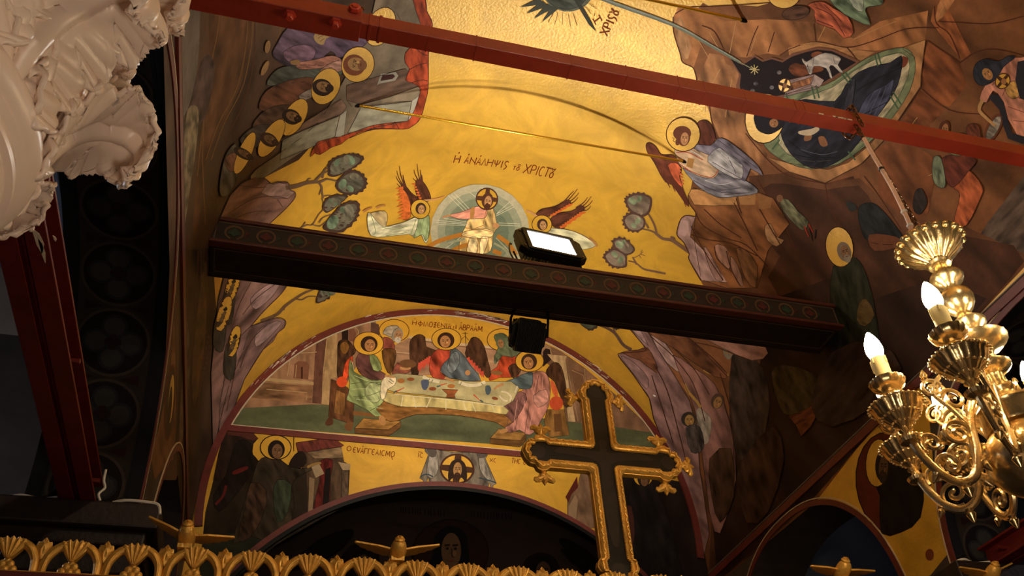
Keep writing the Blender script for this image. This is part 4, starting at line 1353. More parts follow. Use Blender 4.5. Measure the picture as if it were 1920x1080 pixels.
saint('painted_saint', 8.0, 'haloed saint lowest in the seated row', (459, 287, 12, 42, 24), (456, 288, 9, 20), -60, (46, 32, 24), (112, 84, 56), (52, 36, 26),
      [((82, 78, 70), '412,360 420,300 440,270 452,290 446,330 428,366', (80, 8, .7)), ((118, 82, 66), '420,300 440,286 448,310 432,322', (60, 6, .5))])
# rock, trees on the left
f = F('painted_rock', 1.6, 'painted mauve rock at the left end of the beam')
f.p((122, 90, 80), '400,440 415,404 432,366 455,342 478,333 497,334 510,345 521,340 530,341 541,343 543,355 553,360 553,371 535,392 505,420 470,450', 1, fold=(-25, 12, .6))
f.p((146, 118, 110), '500,345 521,342 541,346 543,356 552,362 540,372 515,372 490,362', 1, fold=(-20, 7, .5))
f.many((80, 54, 46), 1.4, ['430,400 470,375 505,368 540,372', '450,348 480,352 500,350', '420,420 470,398 510,396', '497,334 510,345 530,341 541,343 543,355 553,360 553,371 535,392 505,420', '520,374 530,388'])
f.done()
f = F('painted_rock', 1.8, 'painted mauve rocks under the left end of the beam')
f.p((116, 88, 82), '425,500 470,500 560,505 542,529 528,550 496,582 470,612 455,660 430,720 410,800 400,860 396,700 410,560', 1, fold=(-50, 14, .6))
f.p((124, 96, 92), '470,612 517,596 535,601 533,614 521,624 512,640 493,656 459,710 430,790 410,830 412,760 432,650', 1, fold=(-55, 12, .6))
f.p((146, 118, 116), '470,560 500,535 525,530 510,556 480,580', 3, fold=(-45, 6, .4))
f.p((146, 120, 118), '482,622 515,603 528,606 505,632 480,650', 3, fold=(-40, 6, .4))
f.many((76, 50, 44), 1.5, ['542,529 528,550 496,582 470,612', '470,612 517,596 535,601 533,614 521,624 493,656 459,710', '520,530 480,560 455,590', '500,610 470,640 450,690', '470,530 445,580 430,640', '440,700 425,770'])
f.done()
for k, (x, y, rx, ry, rt) in enumerate(((436, 536, 11, 31, 16), (420, 588, 11, 35, 17), (439, 640, 10, 30, 14))):
    f = F('painted_saint', 3.0 + k, ['small haloed saint half hidden by the beam end', 'small haloed saint with dark head left of the rocks', 'lowest small haloed saint left of the rocks'][k])
    f.p((54, 50, 42), [(x - 14, y + 5), (x + 4, y + 12), (x - 2, y + 70), (x - 20, y + 60)], 3, fold=(80, 6, .6))
    f.halo(x, y, rx, ry, rt)
    f.head(x - 3, y + 5, 7, 20, rt + 10, (34, 26, 22), (104, 82, 56), (60, 52, 42))
    f.done()
f = F('painted_tree', 2.6, 'painted tree with four grey green leaf clumps on the left')
f.s_((104, 80, 60), 9, '536,352 556,349 575,343 596,341', .4)
f.many((104, 80, 60), 4.5, ['590,341 597,333 604,326 616,321', '594,342 604,340 614,336 634,340', '598,343 603,350 604,360 606,372', '604,334 609,318 618,314'], .4)
f.many((104, 80, 60), 2.4, ['575,343 578,336 583,334', '606,368 618,366', '604,352 598,366', '604,372 606,378', '563,428 575,422 586,421 598,402 608,392', '586,421 600,424 612,415', '598,418 606,408 622,402', '568,424 573,416'], .3)
f.foliage('615,322 617,307 630,296 650,290 665,289 682,296 670,310 650,322 630,331 617,330', seed=1, dirx=.3, diry=-1)
f.foliage('632,340 645,327 662,320 677,325 687,340 682,355 662,364 640,362 630,352', seed=2)
f.foliage('605,390 610,377 625,367 652,367 640,380 625,392 612,399', seed=3, dirx=.6, diry=-1)
f.foliage('607,430 615,412 630,395 650,380 672,380 672,400 662,417 637,436', seed=4)
f.done()
f = F('painted_tree', 2.6, 'painted branch with one leaf clump under the beam on the left')
f.s_((100, 76, 56), 6, '490,602 519,590 535,574 554,560 574,548 606,536', .5)
f.many((100, 76, 56), 3, ['554,560 566,562 578,556 596,556', '535,574 532,582'], .4)
f.foliage('593,568 596,552 606,539 640,536 619,555 606,565', seed=5)
f.done()
# ---------------------------------------------------------------- ascension scene on the crown
f = F('painted_mandorla', .8, 'round grey green mandorla with pale rays')
f.e((176, 168, 138), 900, 434, 93, 89)
f.e((146, 148, 122), 900, 434, 80, 75)
f.e((122, 130, 106), 900, 434, 66, 62)
f.e((104, 116, 94), 902, 436, 52, 49)
f.many((206, 198, 168), .9, ['840,366 893,418', '846,364 897,416', '852,362 899,412', '930,402 962,384', '930,405 964,388', '932,400 956,378', '820,413 880,419', '818,417 880,421', '822,421 880,423', '935,418 975,420', '935,422 975,424', '832,409 880,417', '870,440 830,470', '930,446 960,476', '905,352 902,364', '880,360 895,372'], sm=1)
f.many((176, 116, 44), 8, ['800,466 818,454 845,445 874,438', '842,474 860,464 880,458', '932,442 952,456 968,478', '924,470 940,476'])
f.many((150, 150, 118), 4, ['812,468 840,456 872,448', '926,456 944,466 956,480'])
f.done()
f = F('painted_figure', 2.4, 'bearded haloed figure in pink tunic and golden mantle seated on a rainbow', lmax=8)
f.p((222, 186, 118), '880,410 907,407 912,390 925,392 932,420 937,424 926,437 920,470 900,476 862,472 866,440 872,427', 3, fold=(75, 7, .6))
f.p((218, 146, 122), '846,402 864,398 882,391 898,387 912,392 910,408 892,410 867,411 847,407', 3, fold=(-15, 5, .35))
f.p((178, 126, 66), '883,391 890,389 888,409 881,410', 2)
f.p((232, 200, 136), '868,436 900,428 925,434 918,446 890,446 870,444', 3, fold=(5, 4, .5))
f.p((240, 214, 156), '880,448 895,446 893,474 876,472', 3, fold=(80, 4, .5))
f.p((240, 214, 156), '902,446 916,446 908,474 899,474', 3, fold=(80, 4, .5))
f.many((150, 98, 44), 1.1, ['872,427 890,428 912,420', '866,442 890,448 918,446', '897,448 895,474', '880,450 874,472', '912,392 906,420', '925,394 922,420', '870,434 900,430 926,436', '916,450 908,474'])
f.many((186, 126, 80), 4, ['846,404 838,405 829,408'], .5)
f.e((190, 136, 88), 930, 423, 6, 5)
f.cross_halo(913, 373, 20, 20, 6)
f.head(914, 376, 11, 15, 6, (82, 50, 34), (182, 134, 88), (78, 46, 32))
f.done()
def angel_left():
    f = F('painted_angel', 3.0, 'flying angel in white robe left of the mandorla', lmax=8)
    dk = (84, 48, 34)
    f.p(dk, '752,344 762,350 772,362 786,374 784,388 772,394 764,378 756,362', 3, fold=(60, 5, .5))
    f.many(dk, 2.6, ['760,352 752,330 749,311', '758,352 748,334 744,320', '757,352 746,338 742,330', '762,352 757,336 756,328', '755,356 744,344'], .6)
    f.p(dk, '780,340 790,338 800,350 807,366 806,376 790,378 780,362', 3, fold=(60, 5, .5))
    f.many(dk, 2.6, ['788,340 784,324 782,307', '786,342 778,326 776,318', '790,340 789,326 788,318', '784,344 774,334', '792,340 791,328'], .6)
    f.p((196, 100, 44), '750,352 762,362 770,384 770,404 764,412 754,410 756,390 752,372', 3, fold=(0, 5, .4))
    f.flame((204, 104, 46), (756, 352), (760, 408), 11, 15, 170, 5)
    f.flame((204, 104, 46), (779, 346), (790, 372), 6, 8, 190, 4)
    f.p((178, 156, 112), '691,402 722,396 726,415 718,428 700,420', 3, fold=(40, 5, .5))
    f.p((206, 200, 164), '690,400 696,402 716,424 738,422 762,415 785,404 800,402 806,410 805,440 800,455 795,452 787,436 777,447 767,439 722,444 696,442 689,420', 2, fold=(-15, 6, .45))
    f.p((150, 166, 118), '786,410 800,402 806,412 804,440 798,452 792,440 776,446 782,426', 3, fold=(70, 5, .5))
    f.many((122, 140, 88), 1.2, ['696,404 704,432 700,441', '716,426 740,430 764,424', '724,442 764,436', '780,412 770,440', '796,406 788,436', '804,414 798,450'])
    f.many((164, 114, 62), 4.5, ['681,397 690,392 698,389', '706,390 714,386 723,385'], .3)
    f.many((192, 142, 92), 4, ['786,377 806,375 820,373 834,368'], .5)
    f.halo(788, 392, 17.5, 17.5)
    f.head(789, 391, 10, 11, 6, (66, 44, 32), (176, 132, 88))
    f.done()
angel_left()
def angel_right():
    f = F('painted_angel', 3.0, 'flying angel with raised brown wings partly behind the floodlight', lmax=8)
    dk = (84, 48, 34)
    f.p(dk, '1005,402 1015,392 1040,387 1062,375 1070,380 1050,395 1030,405 1010,408', 3, fold=(-25, 5, .5))
    f.many(dk, 2.6, ['1058,382 1072,368 1083,354', '1060,384 1076,372 1086,361', '1056,386 1074,380 1084,370', '1056,380 1068,366 1076,358'], .6)
    f.p(dk, '1030,414 1045,400 1070,396 1090,386 1096,392 1080,404 1066,414 1058,428 1040,426', 3, fold=(-25, 5, .5))
    f.many(dk, 2.6, ['1084,392 1098,382 1109,368', '1086,394 1102,386 1111,376', '1082,396 1100,394 1108,386', '1080,390 1094,380 1102,370'], .6)
    f.flame((200, 100, 44), (1032, 404), (1066, 384), 8, 12, -12, 4)
    f.flame((200, 100, 44), (1050, 426), (1086, 400), 9, 14, -8, 4.5)
    f.p((200, 194, 156), '1010,430 1060,430 1090,440 1110,452 1118,460 1095,468 1040,466 1000,460', 2, fold=(10, 6, .4))
    f.s_((168, 118, 70), 5, '1104,446 1112,452 1120,462', .3)
    f.many((192, 142, 92), 4, ['987,395 994,398 1008,406'], .2)
    f.halo(1016, 421, 18, 17)
    f.head(1017, 421, 10, 11, -6, (66, 44, 32), (176, 132, 88))
    f.done()
angel_right()
f = F('painted_inscription', .8, 'dark red Greek inscription above the mandorla')
f.text('h', 849, 305, 862, 306, 14, w=1.7)
f.text('aNaLHWIS', 869, 306, 952, 316, 13, w=1.6)
f.text('to', 960, 318, 974, 320, 11, w=1.4)
f.text('XPICT8', 979, 324, 1037, 334, 17, w=1.7)
f.s_((112, 46, 22), 1.4, '1030,316 1040,318')
f.done()
f = F('painted_inscription', .8, 'dark red Greek lettering beside the dark star at the top')
f.text('h', 1116, 48, 1131, 38, 14, w=1.8, slant=.1)
f.text('XPIS8', 1138, 70, 1162, 22, 15, w=1.8, slant=-.1)
f.s_((112, 46, 22), 1.5, '1147,16 1152,22')
f.done()
f = F('painted_star', .8, 'dark green star medallion with spikes at the top edge')
f.e((96, 98, 82), 1065, -28, 52, 50)
f.e((72, 76, 66), 1062, -24, 44, 42, fold=(20, 7, .5))
for a, b, c in (((1012, -4), (974, 14), (1018, 8)), ((1018, 2), (986, 26), (1028, 12)), ((1026, 8), (1000, 36), (1040, 14)), ((1036, 10), (1016, 42), (1050, 14))):
    f.p((64, 66, 56), [a, b, c], 1)
f.p((56, 58, 50), '1070,-10 1082,-6 1108,40 1118,60 1104,46', 1)
f.many((96, 66, 34), .9, ['1038,24 1028,42', '1046,24 1040,46', '1055,25 1054,47', '1065,25 1070,51', '1074,24 1082,48', '1088,16 1102,32', '1094,10 1108,26', '1098,4 1118,16'], sm=1)
f.done()
# ---------------------------------------------------------------- right haunch: nativity mountain
TOPB = '1500,-160 1462,-30 1450,0 1445,5 1420,12 1385,9 1355,11 1330,12 1318,5 1310,15 1272,8 1268,22 1262,32'
f = F('painted_ground', .4, 'brown painted mountain filling the right side of the vault', lmax=10, line=0)
f.p((116, 76, 48), TOPB + ' 1263,60 1275,100 1280,117 1300,128 1306,150 1330,200 1333,225 1342,262 1300,330 1295,355 1290,365 1292,380 1304,397 1304,405 1286,404 1277,410 1270,430 1270,442 1282,455 1292,475 1292,487 1312,522 1330,560 1250,580 1174,598 1177,612 1202,642 1211,655 1195,659 1165,661 1160,667 1170,680 1185,700 1200,722 1217,747 1225,785 1245,830 1290,930 1325,1070 1345,1095 1525,945 1765,665 1950,470 2100,280 2100,-160', 1, fold=(35, 36, .42))
f.p((158, 106, 66), '1262,32 1268,22 1272,8 1310,15 1360,40 1440,36 1530,42 1600,72 1650,40 1740,20 1735,75 1690,90 1640,95 1600,92 1530,78 1480,92 1462,104 1440,100 1420,104 1400,108 1380,106 1360,100 1320,70 1300,128 1280,117 1275,100 1263,60', 1, fold=(60, 16, .5))
f.p((172, 128, 88), '1264,40 1276,30 1290,60 1296,90 1290,110 1280,112 1270,80', 1, fold=(80, 8, .4))
f.p((150, 104, 68), '1308,150 1330,100 1356,104 1362,120 1384,128 1386,160 1400,190 1398,215 1405,255 1440,290 1420,330 1380,300 1350,262 1335,225', 1, fold=(75, 12, .55))
f.p((176, 126, 82), '1478,90 1530,76 1588,88 1600,92 1640,98 1610,116 1560,96 1530,92 1500,100 1480,108', 1, fold=(-10, 8, .4))
f.p((132, 78, 46), '1740,78 1800,118 1812,160 1780,200 1740,190 1726,160 1728,120', 1, fold=(50, 14, .5))
f.p((140, 84, 50), '1750,10 1780,20 1800,60 1820,100 1805,114 1760,60 1745,40', 1, fold=(60, 10, .5))
f.p((168, 116, 76), '1752,44 1758,10 1776,-20 1790,0 1770,30', 1, fold=(70, 8, .4))
f.p((126, 74, 44), '1682,246 1726,168 1770,205 1740,240 1700,262', 1, fold=(30, 12, .5))
f.p((116, 70, 42), '1640,280 1690,258 1760,300 1740,400 1690,430 1650,380', 1, fold=(55, 16, .5))
f.p((98, 60, 40), '1420,332 1480,322 1548,344 1600,330 1640,420 1600,440 1540,420 1470,400', 1, fold=(50, 15, .5))
f.p((92, 78, 70), '1850,420 1920,330 2000,280 2000,420 1900,500 1830,560 1790,520', 1, fold=(-45, 10, .5))
f.p((98, 64, 43), '1404,330 1480,324 1548,346 1610,334 1650,372 1720,420 1800,420 1930,480 1760,662 1520,940 1345,1090 1325,1060 1320,900 1360,800 1410,662 1420,600 1398,540 1416,500 1392,450 1410,400', 1, fold=(45, 26, .45))
f.p((74, 47, 34), '1432,352 1470,344 1548,356 1610,348 1640,388 1690,446 1760,440 1850,450 1920,490 1760,662 1520,940 1345,1090 1330,1060 1345,900 1390,800 1446,672 1440,610 1462,560 1440,520 1462,480 1428,440 1444,400', 2, fold=(45, 26, .45))
f.p((50, 33, 27), '1450,560 1560,520 1640,560 1760,520 1850,560 1760,662 1520,940 1345,1090 1335,960 1400,800', 1, fold=(50, 30, .45))
f.many((82, 44, 28), 1.8, ['1266,26 1290,14 1330,12 1385,9 1445,5', '1262,32 1263,60 1275,100 1280,117 1300,128 1306,150', '1330,196 1334,226 1344,262', '1480,92 1530,78 1588,89 1640,76 1700,54 1760,52', '1530,78 1526,44', '1462,104 1480,92', '1588,89 1612,118', '1738,76 1726,130 1727,164 1672,244', '1740,76 1802,118', '1802,116 1830,98 1866,92 1920,104', '1728,166 1780,206 1840,214', '1360,100 1340,60 1316,48', '1400,106 1412,70 1422,48', '1440,98 1452,60', '1547,344 1480,330 1440,300 1398,250', '1547,344 1630,290', '1548,346 1560,400 1600,450', '1760,40 1800,42 1860,44 1920,30', '1690,430 1650,370 1620,330', '1420,336 1470,420 1490,470', '1752,12 1756,44 1780,64 1800,110'])
f.many((188, 142, 94), 1.2, ['1300,60 1318,90 1330,110', '1330,60 1350,96', '1380,40 1372,80 1368,100', '1420,60 1408,96', '1500,84 1530,80 1580,90', '1534,76 1548,48', '1270,40 1284,70 1290,104', '1756,40 1770,10', '1322,210 1330,170 1350,130', '1360,220 1366,180 1372,150', '1600,74 1640,56 1680,40', '1690,260 1720,220', '1800,300 1740,330'])
f.done()
f = F('painted_cave', 1.2, 'dark cave opening with pale star and small emblems')
f.p((120, 80, 62), '1364,106 1372,103 1392,120 1402,113 1415,103 1430,112 1447,107 1467,113 1485,100 1510,94 1532,88 1562,92 1612,114 1605,122 1535,164 1472,182 1420,192 1384,184 1380,160 1386,140', 1)
f.p((32, 22, 24), '1370,110 1392,122 1402,116 1415,107 1430,116 1447,111 1467,117 1485,106 1510,98 1532,93 1560,96 1605,117 1535,160 1472,177 1420,187 1390,182 1387,160 1389,140', 1)
f.many((196, 176, 118), 1.6, ['1405,130 1424,131', '1414,121 1415,140', '1408,124 1421,137', '1421,124 1408,137'], sm=1)
f.e((206, 190, 140), 1414, 130, 3, 3)
for x, y in ((1417, 157), (1411, 170), (1461, 136), (1447, 164)):
    f.e((96, 90, 92), x, y, 4.5, 4, fold=(20, 3, .8))
f.done()
f = F('painted_ray', 1.6, 'long grey green ray pointing at the star')
f.s_((112, 118, 104), 8, '1090,-20 1150,6 1263,47 1330,84 1388,117', .35, 3)
f.s_((150, 152, 136), 2, '1100,-14 1150,5 1263,46 1330,82 1388,116', .3, 3)
f.s_((150, 146, 120), 1.5, '1386,116 1412,130')
f.done()
f = F('painted_animals', 2.0, 'white donkey and brown ox painted inside the cave', lmax=7)
f.p((116, 66, 42), '1478,128 1490,118 1508,122 1530,120 1545,104 1535,96 1520,104 1545,130 1520,138 1500,144 1486,140', 3, fold=(20, 6, .5))
f.p((186, 176, 168), '1504,109 1512,116 1526,107 1547,99 1568,104 1577,111 1571,122 1581,135 1575,136 1562,123 1555,126 1561,146 1556,145 1549,128 1526,124 1523,137 1517,139 1511,124 1505,116', 2, fold=(10, 6, .35))
f.many((110, 92, 90), 1, ['1526,108 1524,124', '1562,106 1566,120', '1514,120 1518,136', '1506,110 1510,118'])
f.e((60, 40, 36), 1514, 124, 1.4, 1)
f.done()
f = F('painted_manger', 2.6, 'small haloed infant lying in a pale stone manger', lmax=7)
f.p((150, 126, 124), '1470,180 1479,150 1527,139 1545,150 1536,165 1472,181', 1, fold=(-15, 6, .3))
f.p((176, 156, 150), '1527,139 1545,150 1536,165 1520,160', 1, fold=(50, 4, .3))
f.p((156, 104, 70), '1478,158 1524,144 1518,158 1474,172', 1, fold=(70, 4, .7))
f.many((96, 60, 50), 1, ['1479,150 1527,139 1545,150', '1520,160 1527,139', '1472,178 1520,160 1536,164'], sm=1)
f.cross_halo(1471, 160, 11.5, 13, 20, (70, 42, 30))
f.e((150, 106, 70), 1472, 161, 4, 5)
f.done()
f = F('painted_mattress', 1.8, 'striped green mattress of the reclining figure', lmax=12)
f.p((178, 130, 86), '1690,90 1735,75 1727,140 1726,162 1682,228 1674,244 1645,276 1615,307 1547,343 1480,322 1440,296 1480,306 1552,318 1590,305 1630,272 1657,240 1705,172 1716,132 1715,107', 1, fold=(60, 14, .4))
f.p((120, 130, 98), '1470,194 1472,176 1545,160 1580,140 1615,115 1645,100 1680,90 1702,92 1714,107 1716,132 1705,172 1680,212 1655,242 1620,276 1572,308 1520,317 1478,306 1445,286 1428,262 1436,236 1452,212', 2, fold=(-40, 9, .4))
f.p((176, 166, 136), '1500,186 1560,164 1600,134 1640,112 1680,99 1698,104 1706,124 1694,165 1668,208 1640,244 1600,276 1560,300 1500,300 1460,270 1470,220', 2, fold=(-42, 5, .4))
f.many((74, 98, 72), 3, ['1640,102 1646,124', '1646,100 1652,121', '1578,138 1592,156', '1584,134 1597,152', '1522,162 1528,186', '1530,160 1536,184', '1474,176 1480,196', '1674,172 1690,196', '1668,178 1684,204', '1462,262 1448,280', '1590,284 1604,300'], sm=1)
f.many((88, 106, 80), 1.2, ['1560,160 1610,126 1650,108 1690,98', '1640,240 1680,190 1704,140', '1600,290 1650,240', '1480,190 1540,172'])
f.done()
f = F('painted_figure', 3.4, 'reclining haloed woman wrapped in a dark blue robe', lmax=11)
f.p((122, 62, 42), '1688,108 1697,106 1703,112 1698,124 1688,126', 3)
f.p((38, 37, 48), '1480,194 1510,186 1565,190 1585,160 1610,135 1645,122 1670,117 1690,104 1691,126 1683,160 1666,190 1642,222 1628,246 1606,272 1588,292 1552,312 1520,315 1492,298 1472,272 1463,244 1468,214', 2, fold=(-45, 11, .6))
f.p((66, 68, 90), '1612,206 1630,176 1660,160 1676,150 1664,190 1630,234 1600,250', 3, fold=(-45, 7, .6))
f.p((54, 52, 64), '1588,176 1596,152 1604,150 1600,190 1588,228 1578,222', 3, fold=(-70, 5, .5))
f.many((20, 19, 26), 1.4, ['1604,150 1598,196 1582,230', '1690,126 1640,150 1606,170', '1666,190 1620,214', '1510,188 1540,210 1580,226', '1476,262 1520,292 1570,296', '1490,290 1540,300'])
f.many((92, 94, 116), .9, ['1640,170 1622,206', '1652,166 1630,214', '1662,162 1640,216', '1560,200 1584,214', '1500,280 1540,290 1570,284'])
f.p((140, 96, 66), '1510,252 1522,250 1520,262 1508,264', 3)
f.p((140, 96, 66), '1534,258 1545,256 1552,272 1540,274', 3)
f.p((196, 178, 150), '1498,246 1520,242 1532,238 1536,244 1520,254 1500,252', 3)
f.halo(1434, 222, 36, 46, 8, (40, 24, 20), 1.8)
f.p((32, 28, 34), '1414,214 1440,214 1470,226 1468,238 1447,251 1431,250 1418,240', 3)
f.head(1451, 231, 13, 11, 100, (32, 28, 34), (156, 110, 74), None, 0, 0)
f.done()
# kneeling angel with grey blue robe
f = F('painted_angel', 2.6, 'kneeling angel in grey blue robe at the end of the brass rod', lmax=9)
f.p((92, 50, 36), '1307,231 1320,225 1332,232 1341,255 1334,272 1312,274 1311,252', 3, fold=(70, 7, .5))
f.p((98, 52, 36), '1211,272 1217,267 1230,275 1240,290 1260,290 1270,300 1275,310 1277,322 1270,336 1262,346 1245,338 1226,304 1214,286', 3, fold=(50, 7, .5))
f.p((92, 48, 34), '1246,330 1268,330 1280,352 1288,372 1292,388 1286,384 1268,358', 1)
f.many((92, 48, 34), 2.6, ['1240,326 1248,342', '1258,340 1266,360', '1276,360 1286,388', '1282,362 1291,388', '1248,336 1256,352'], .6)
f.p((196, 96, 60), '1252,310 1266,305 1276,314 1274,332 1280,352 1264,336', 2, fold=(60, 5, .4))
f.flame((200, 100, 64), (1272, 314), (1278, 344), 6, 7, 20, 3.5)
f.p((132, 128, 136), '1280,315 1310,330 1337,332 1350,317 1395,337 1415,350 1420,362 1385,368 1345,370 1312,352 1298,338', 2, fold=(20, 7, .6))
f.p((116, 108, 120), '1293,270 1332,273 1345,260 1362,262 1395,287 1420,310 1430,330 1407,316 1397,340 1370,326 1335,306 1316,288', 2, fold=(40, 7, .6))
f.p((196, 164, 132), '1265,282 1280,274 1294,276 1320,287 1345,300 1348,320 1337,334 1310,330 1282,315 1273,306', 3, fold=(30, 7, .45))
f.p((172, 168, 168), '1334,286 1350,277 1372,292 1392,310 1390,336 1360,326 1327,303', 2, fold=(35, 5, .45))
f.many((158, 78, 56), 1.6, ['1268,286 1290,286 1318,300', '1284,316 1312,328 1336,332 1347,318', '1275,308 1290,318'])
f.p((160, 116, 62), '1290,296 1302,298 1298,316 1287,312', 1)
f.many((78, 72, 86), 1.2, ['1336,304 1370,324 1396,338', '1350,277 1390,308', '1345,262 1380,286 1420,316', '1300,338 1340,356 1390,352', '1320,350 1350,360 1390,362', '1365,295 1380,325'])
f.many((206, 202, 202), 1, ['1345,290 1376,318', '1352,286 1384,314', '1290,280 1316,294', '1322,338 1350,346 1372,342'])
f.halo(1281, 252, 31, 31, 0, (66, 34, 24), 1.8)
f.e((100, 56, 38), 1279, 250, 17, 14)
f.e((100, 56, 38), 1272, 264, 5, 9, 20)
f.head(1282, 258, 12, 16, 6, (100, 56, 38), (178, 128, 86), None, .15, .12)
f.many((66, 34, 24), 1, ['1260,258 1264,260 1262,264 1266,266'])
f.done()
f = F('painted_rock', 1.4, 'painted mauve and brown rocks above the right half of the beam')
f.p((132, 86, 52), '1290,367 1300,352 1345,366 1420,360 1450,372 1480,420 1440,470 1420,540 1362,540 1315,524 1300,440 1304,405 1304,397 1292,380', 1, fold=(40, 15, .55))
f.p((184, 134, 84), '1291,365 1296,355 1320,354 1332,364 1345,368 1380,366 1384,384 1340,386 1302,384', 1, fold=(20, 9, .35))
f.p((170, 122, 76), '1384,368 1417,361 1416,384 1388,384', 1)
f.p((150, 104, 64), '1420,364 1448,371 1445,390 1424,393', 1)
f.p((164, 130, 124), '1277,410 1286,404 1304,406 1298,424 1294,444 1312,462 1332,482 1352,512 1364,530 1316,526 1292,487 1292,475 1282,455 1270,442 1270,430', 1, fold=(55, 9, .4))
f.p((184, 152, 146), '1276,412 1290,414 1292,430 1284,444 1272,438', 1)
f.p((156, 120, 112), '1320,462 1332,476 1356,524 1342,524 1326,490', 2, fold=(62, 6, .4))
f.p((154, 114, 98), '1340,460 1352,459 1364,468 1369,500 1361,502 1346,484', 2, fold=(70, 6, .4))
f.p((146, 108, 92), '1370,480 1383,497 1394,534 1386,534 1372,506', 2, fold=(70, 6, .4))
f.p((118, 82, 54), '1380,466 1400,470 1420,500 1416,540 1396,520', 2, fold=(60, 8, .5))
f.many((76, 42, 28), 1.8, ['1290,367 1292,381 1304,398 1304,406 1286,404 1276,412 1270,430 1270,442 1282,455 1292,475 1292,487 1314,526', '1304,400 1320,424 1360,446 1400,460 1440,500', '1296,440 1330,450 1370,456 1420,480', '1376,380 1396,420 1420,470', '1320,392 1350,420 1390,446', '1340,462 1344,484 1364,504', '1362,470 1370,502 1388,536', '1380,372 1390,400', '1424,392 1446,430 1470,470', '1296,424 1320,470 1356,526'])
f.done()
f = F('painted_rock', 1.4, 'painted mauve rock ridges below the right half of the beam')
f.p((140, 108, 106), '1174,598 1200,600 1216,625 1236,660 1262,700 1292,750 1306,800 1312,880 1330,1000 1318,1050 1288,930 1245,830 1225,785 1217,747 1200,722 1185,700 1170,680 1160,667 1165,661 1196,668 1226,682 1211,655 1202,642 1177,612', 1, fold=(55, 12, .5))
f.p((168, 138, 136), '1177,604 1192,604 1204,625 1216,648 1206,640 1184,618', 1, fold=(55, 5, .4))
f.p((164, 134, 130), '1221,630 1232,626 1262,664 1280,700 1250,680', 2, fold=(50, 6, .4))
f.p((150, 120, 118), '1164,668 1180,674 1200,690 1216,712 1212,730 1190,704', 2, fold=(50, 6, .4))
f.p((112, 72, 50), '1200,600 1250,604 1300,640 1364,700 1340,706 1262,652 1222,628', 2, fold=(40, 9, .5))
f.p((110, 70, 50), '1164,661 1196,656 1214,652 1228,676 1232,700 1200,676', 2, fold=(20, 6, .5))
f.p((146, 106, 94), '1262,604 1340,612 1412,626 1440,662 1410,676 1350,650 1300,624', 2, fold=(25, 10, .45))
f.p((130, 94, 88), '1262,666 1300,690 1340,720 1370,800 1380,900 1350,1000 1330,960 1310,800 1292,740', 2, fold=(65, 12, .5))
f.many((72, 44, 34), 1.8, ['1174,600 1178,613 1203,643 1212,656 1196,660 1166,662 1160,668 1186,701 1201,723 1218,748 1226,786 1246,832', '1200,602 1222,632 1262,668 1300,720 1322,790', '1226,682 1250,730 1270,800 1290,880', '1250,606 1300,642 1364,706', '1262,652 1300,690 1330,740', '1290,640 1340,650 1400,674', '1222,704 1240,760 1262,830', '1350,700 1372,780 1376,860'])
f.e((226, 220, 212), 1227, 742, 3, 1.5, 30)
f.done()
f = F('painted_tree', 2.2, 'painted tree with four mauve leaf clumps right of the floodlight')
f.s_((116, 86, 66), 7, '1294,474 1270,457 1258,450 1242,447 1228,436', .3)
f.many((116, 86, 66), 4, ['1230,437 1218,432 1204,429', '1232,440 1226,420 1216,402 1212,396', '1262,452 1258,444 1266,448', '1248,513 1222,508 1206,504 1192,493 1178,489', '1194,496 1186,482', '1216,428 1210,418'], .4)
f.many((116, 86, 66), 1.6, ['1186,484 1196,480 1206,472', '1198,478 1202,484', '1200,476 1210,480', '1202,474 1204,468'], .4)
for k, (pts, q) in enumerate((('1172,375 1179,368 1192,363 1210,365 1222,373 1219,396 1207,406 1190,401 1178,391', 0), ('1169,410 1180,400 1195,401 1208,410 1209,424 1199,433 1183,433 1172,424', 0), ('1150,450 1167,447 1181,456 1190,467 1184,476 1170,477 1153,465', 1), ('1132,480 1141,471 1152,466 1173,477 1175,490 1173,501 1153,501 1141,494', 1))):
    f.foliage(pts, (124, 108, 94), (84, 60, 52), (128, 142, 112), 11 + k, 3.5, -1, -.2)
f.done()
f = F('painted_tree', 2.2, 'painted branch with two leaf clumps beside the hanging floodlight')
f.s_((96, 72, 58), 4.5, '1122,609 1140,616 1154,626 1168,646 1184,656', -.4)
f.many((96, 72, 58), 3, ['1140,602 1148,612 1154,624'], .2)
f.foliage('1073,591 1085,592 1110,593 1127,601 1120,612 1107,619 1093,612 1082,600', (78, 84, 70), (62, 50, 44), (100, 114, 92), 21, 2)
f.foliage('1147,596 1167,598 1165,612 1158,617 1150,614', (78, 84, 70), (62, 50, 44), (100, 114, 92), 22, 2)
f.done()
f = F('painted_angel', 2.2, 'angel in orange and green robes cut off by the top edge')
f.e((86, 58, 44), 1492, 24, 26, 13, -10, fold=(-10, 6, .5))
f.p((176, 92, 64), '1514,10 1528,4 1545,4 1562,15 1590,32 1600,62 1582,72 1565,55 1530,42 1527,20', 2, fold=(40, 7, .6))
f.p((112, 130, 104), '1545,-30 1615,-40 1655,-2 1650,10 1630,12 1622,20 1632,47 1602,37 1565,12', 2, fold=(35, 7, .6))
f.p((160, 170, 152), '1590,-10 1616,-8 1618,22 1600,14', 2, fold=(50, 4, .4))
f.many((92, 40, 30), 1.3, ['1530,14 1560,30 1584,68', '1545,8 1578,40', '1532,38 1562,50'])
f.halo(1470, -10, 30, 25)
f.done()
f = F('painted_figure', 2.2, 'woman in pink dress and dark veil holding a haloed infant', lmax=9)
f.p((42, 42, 52), '1850,180 1872,178 1884,200 1898,250 1935,256 1940,270 1890,260 1874,206', 2)
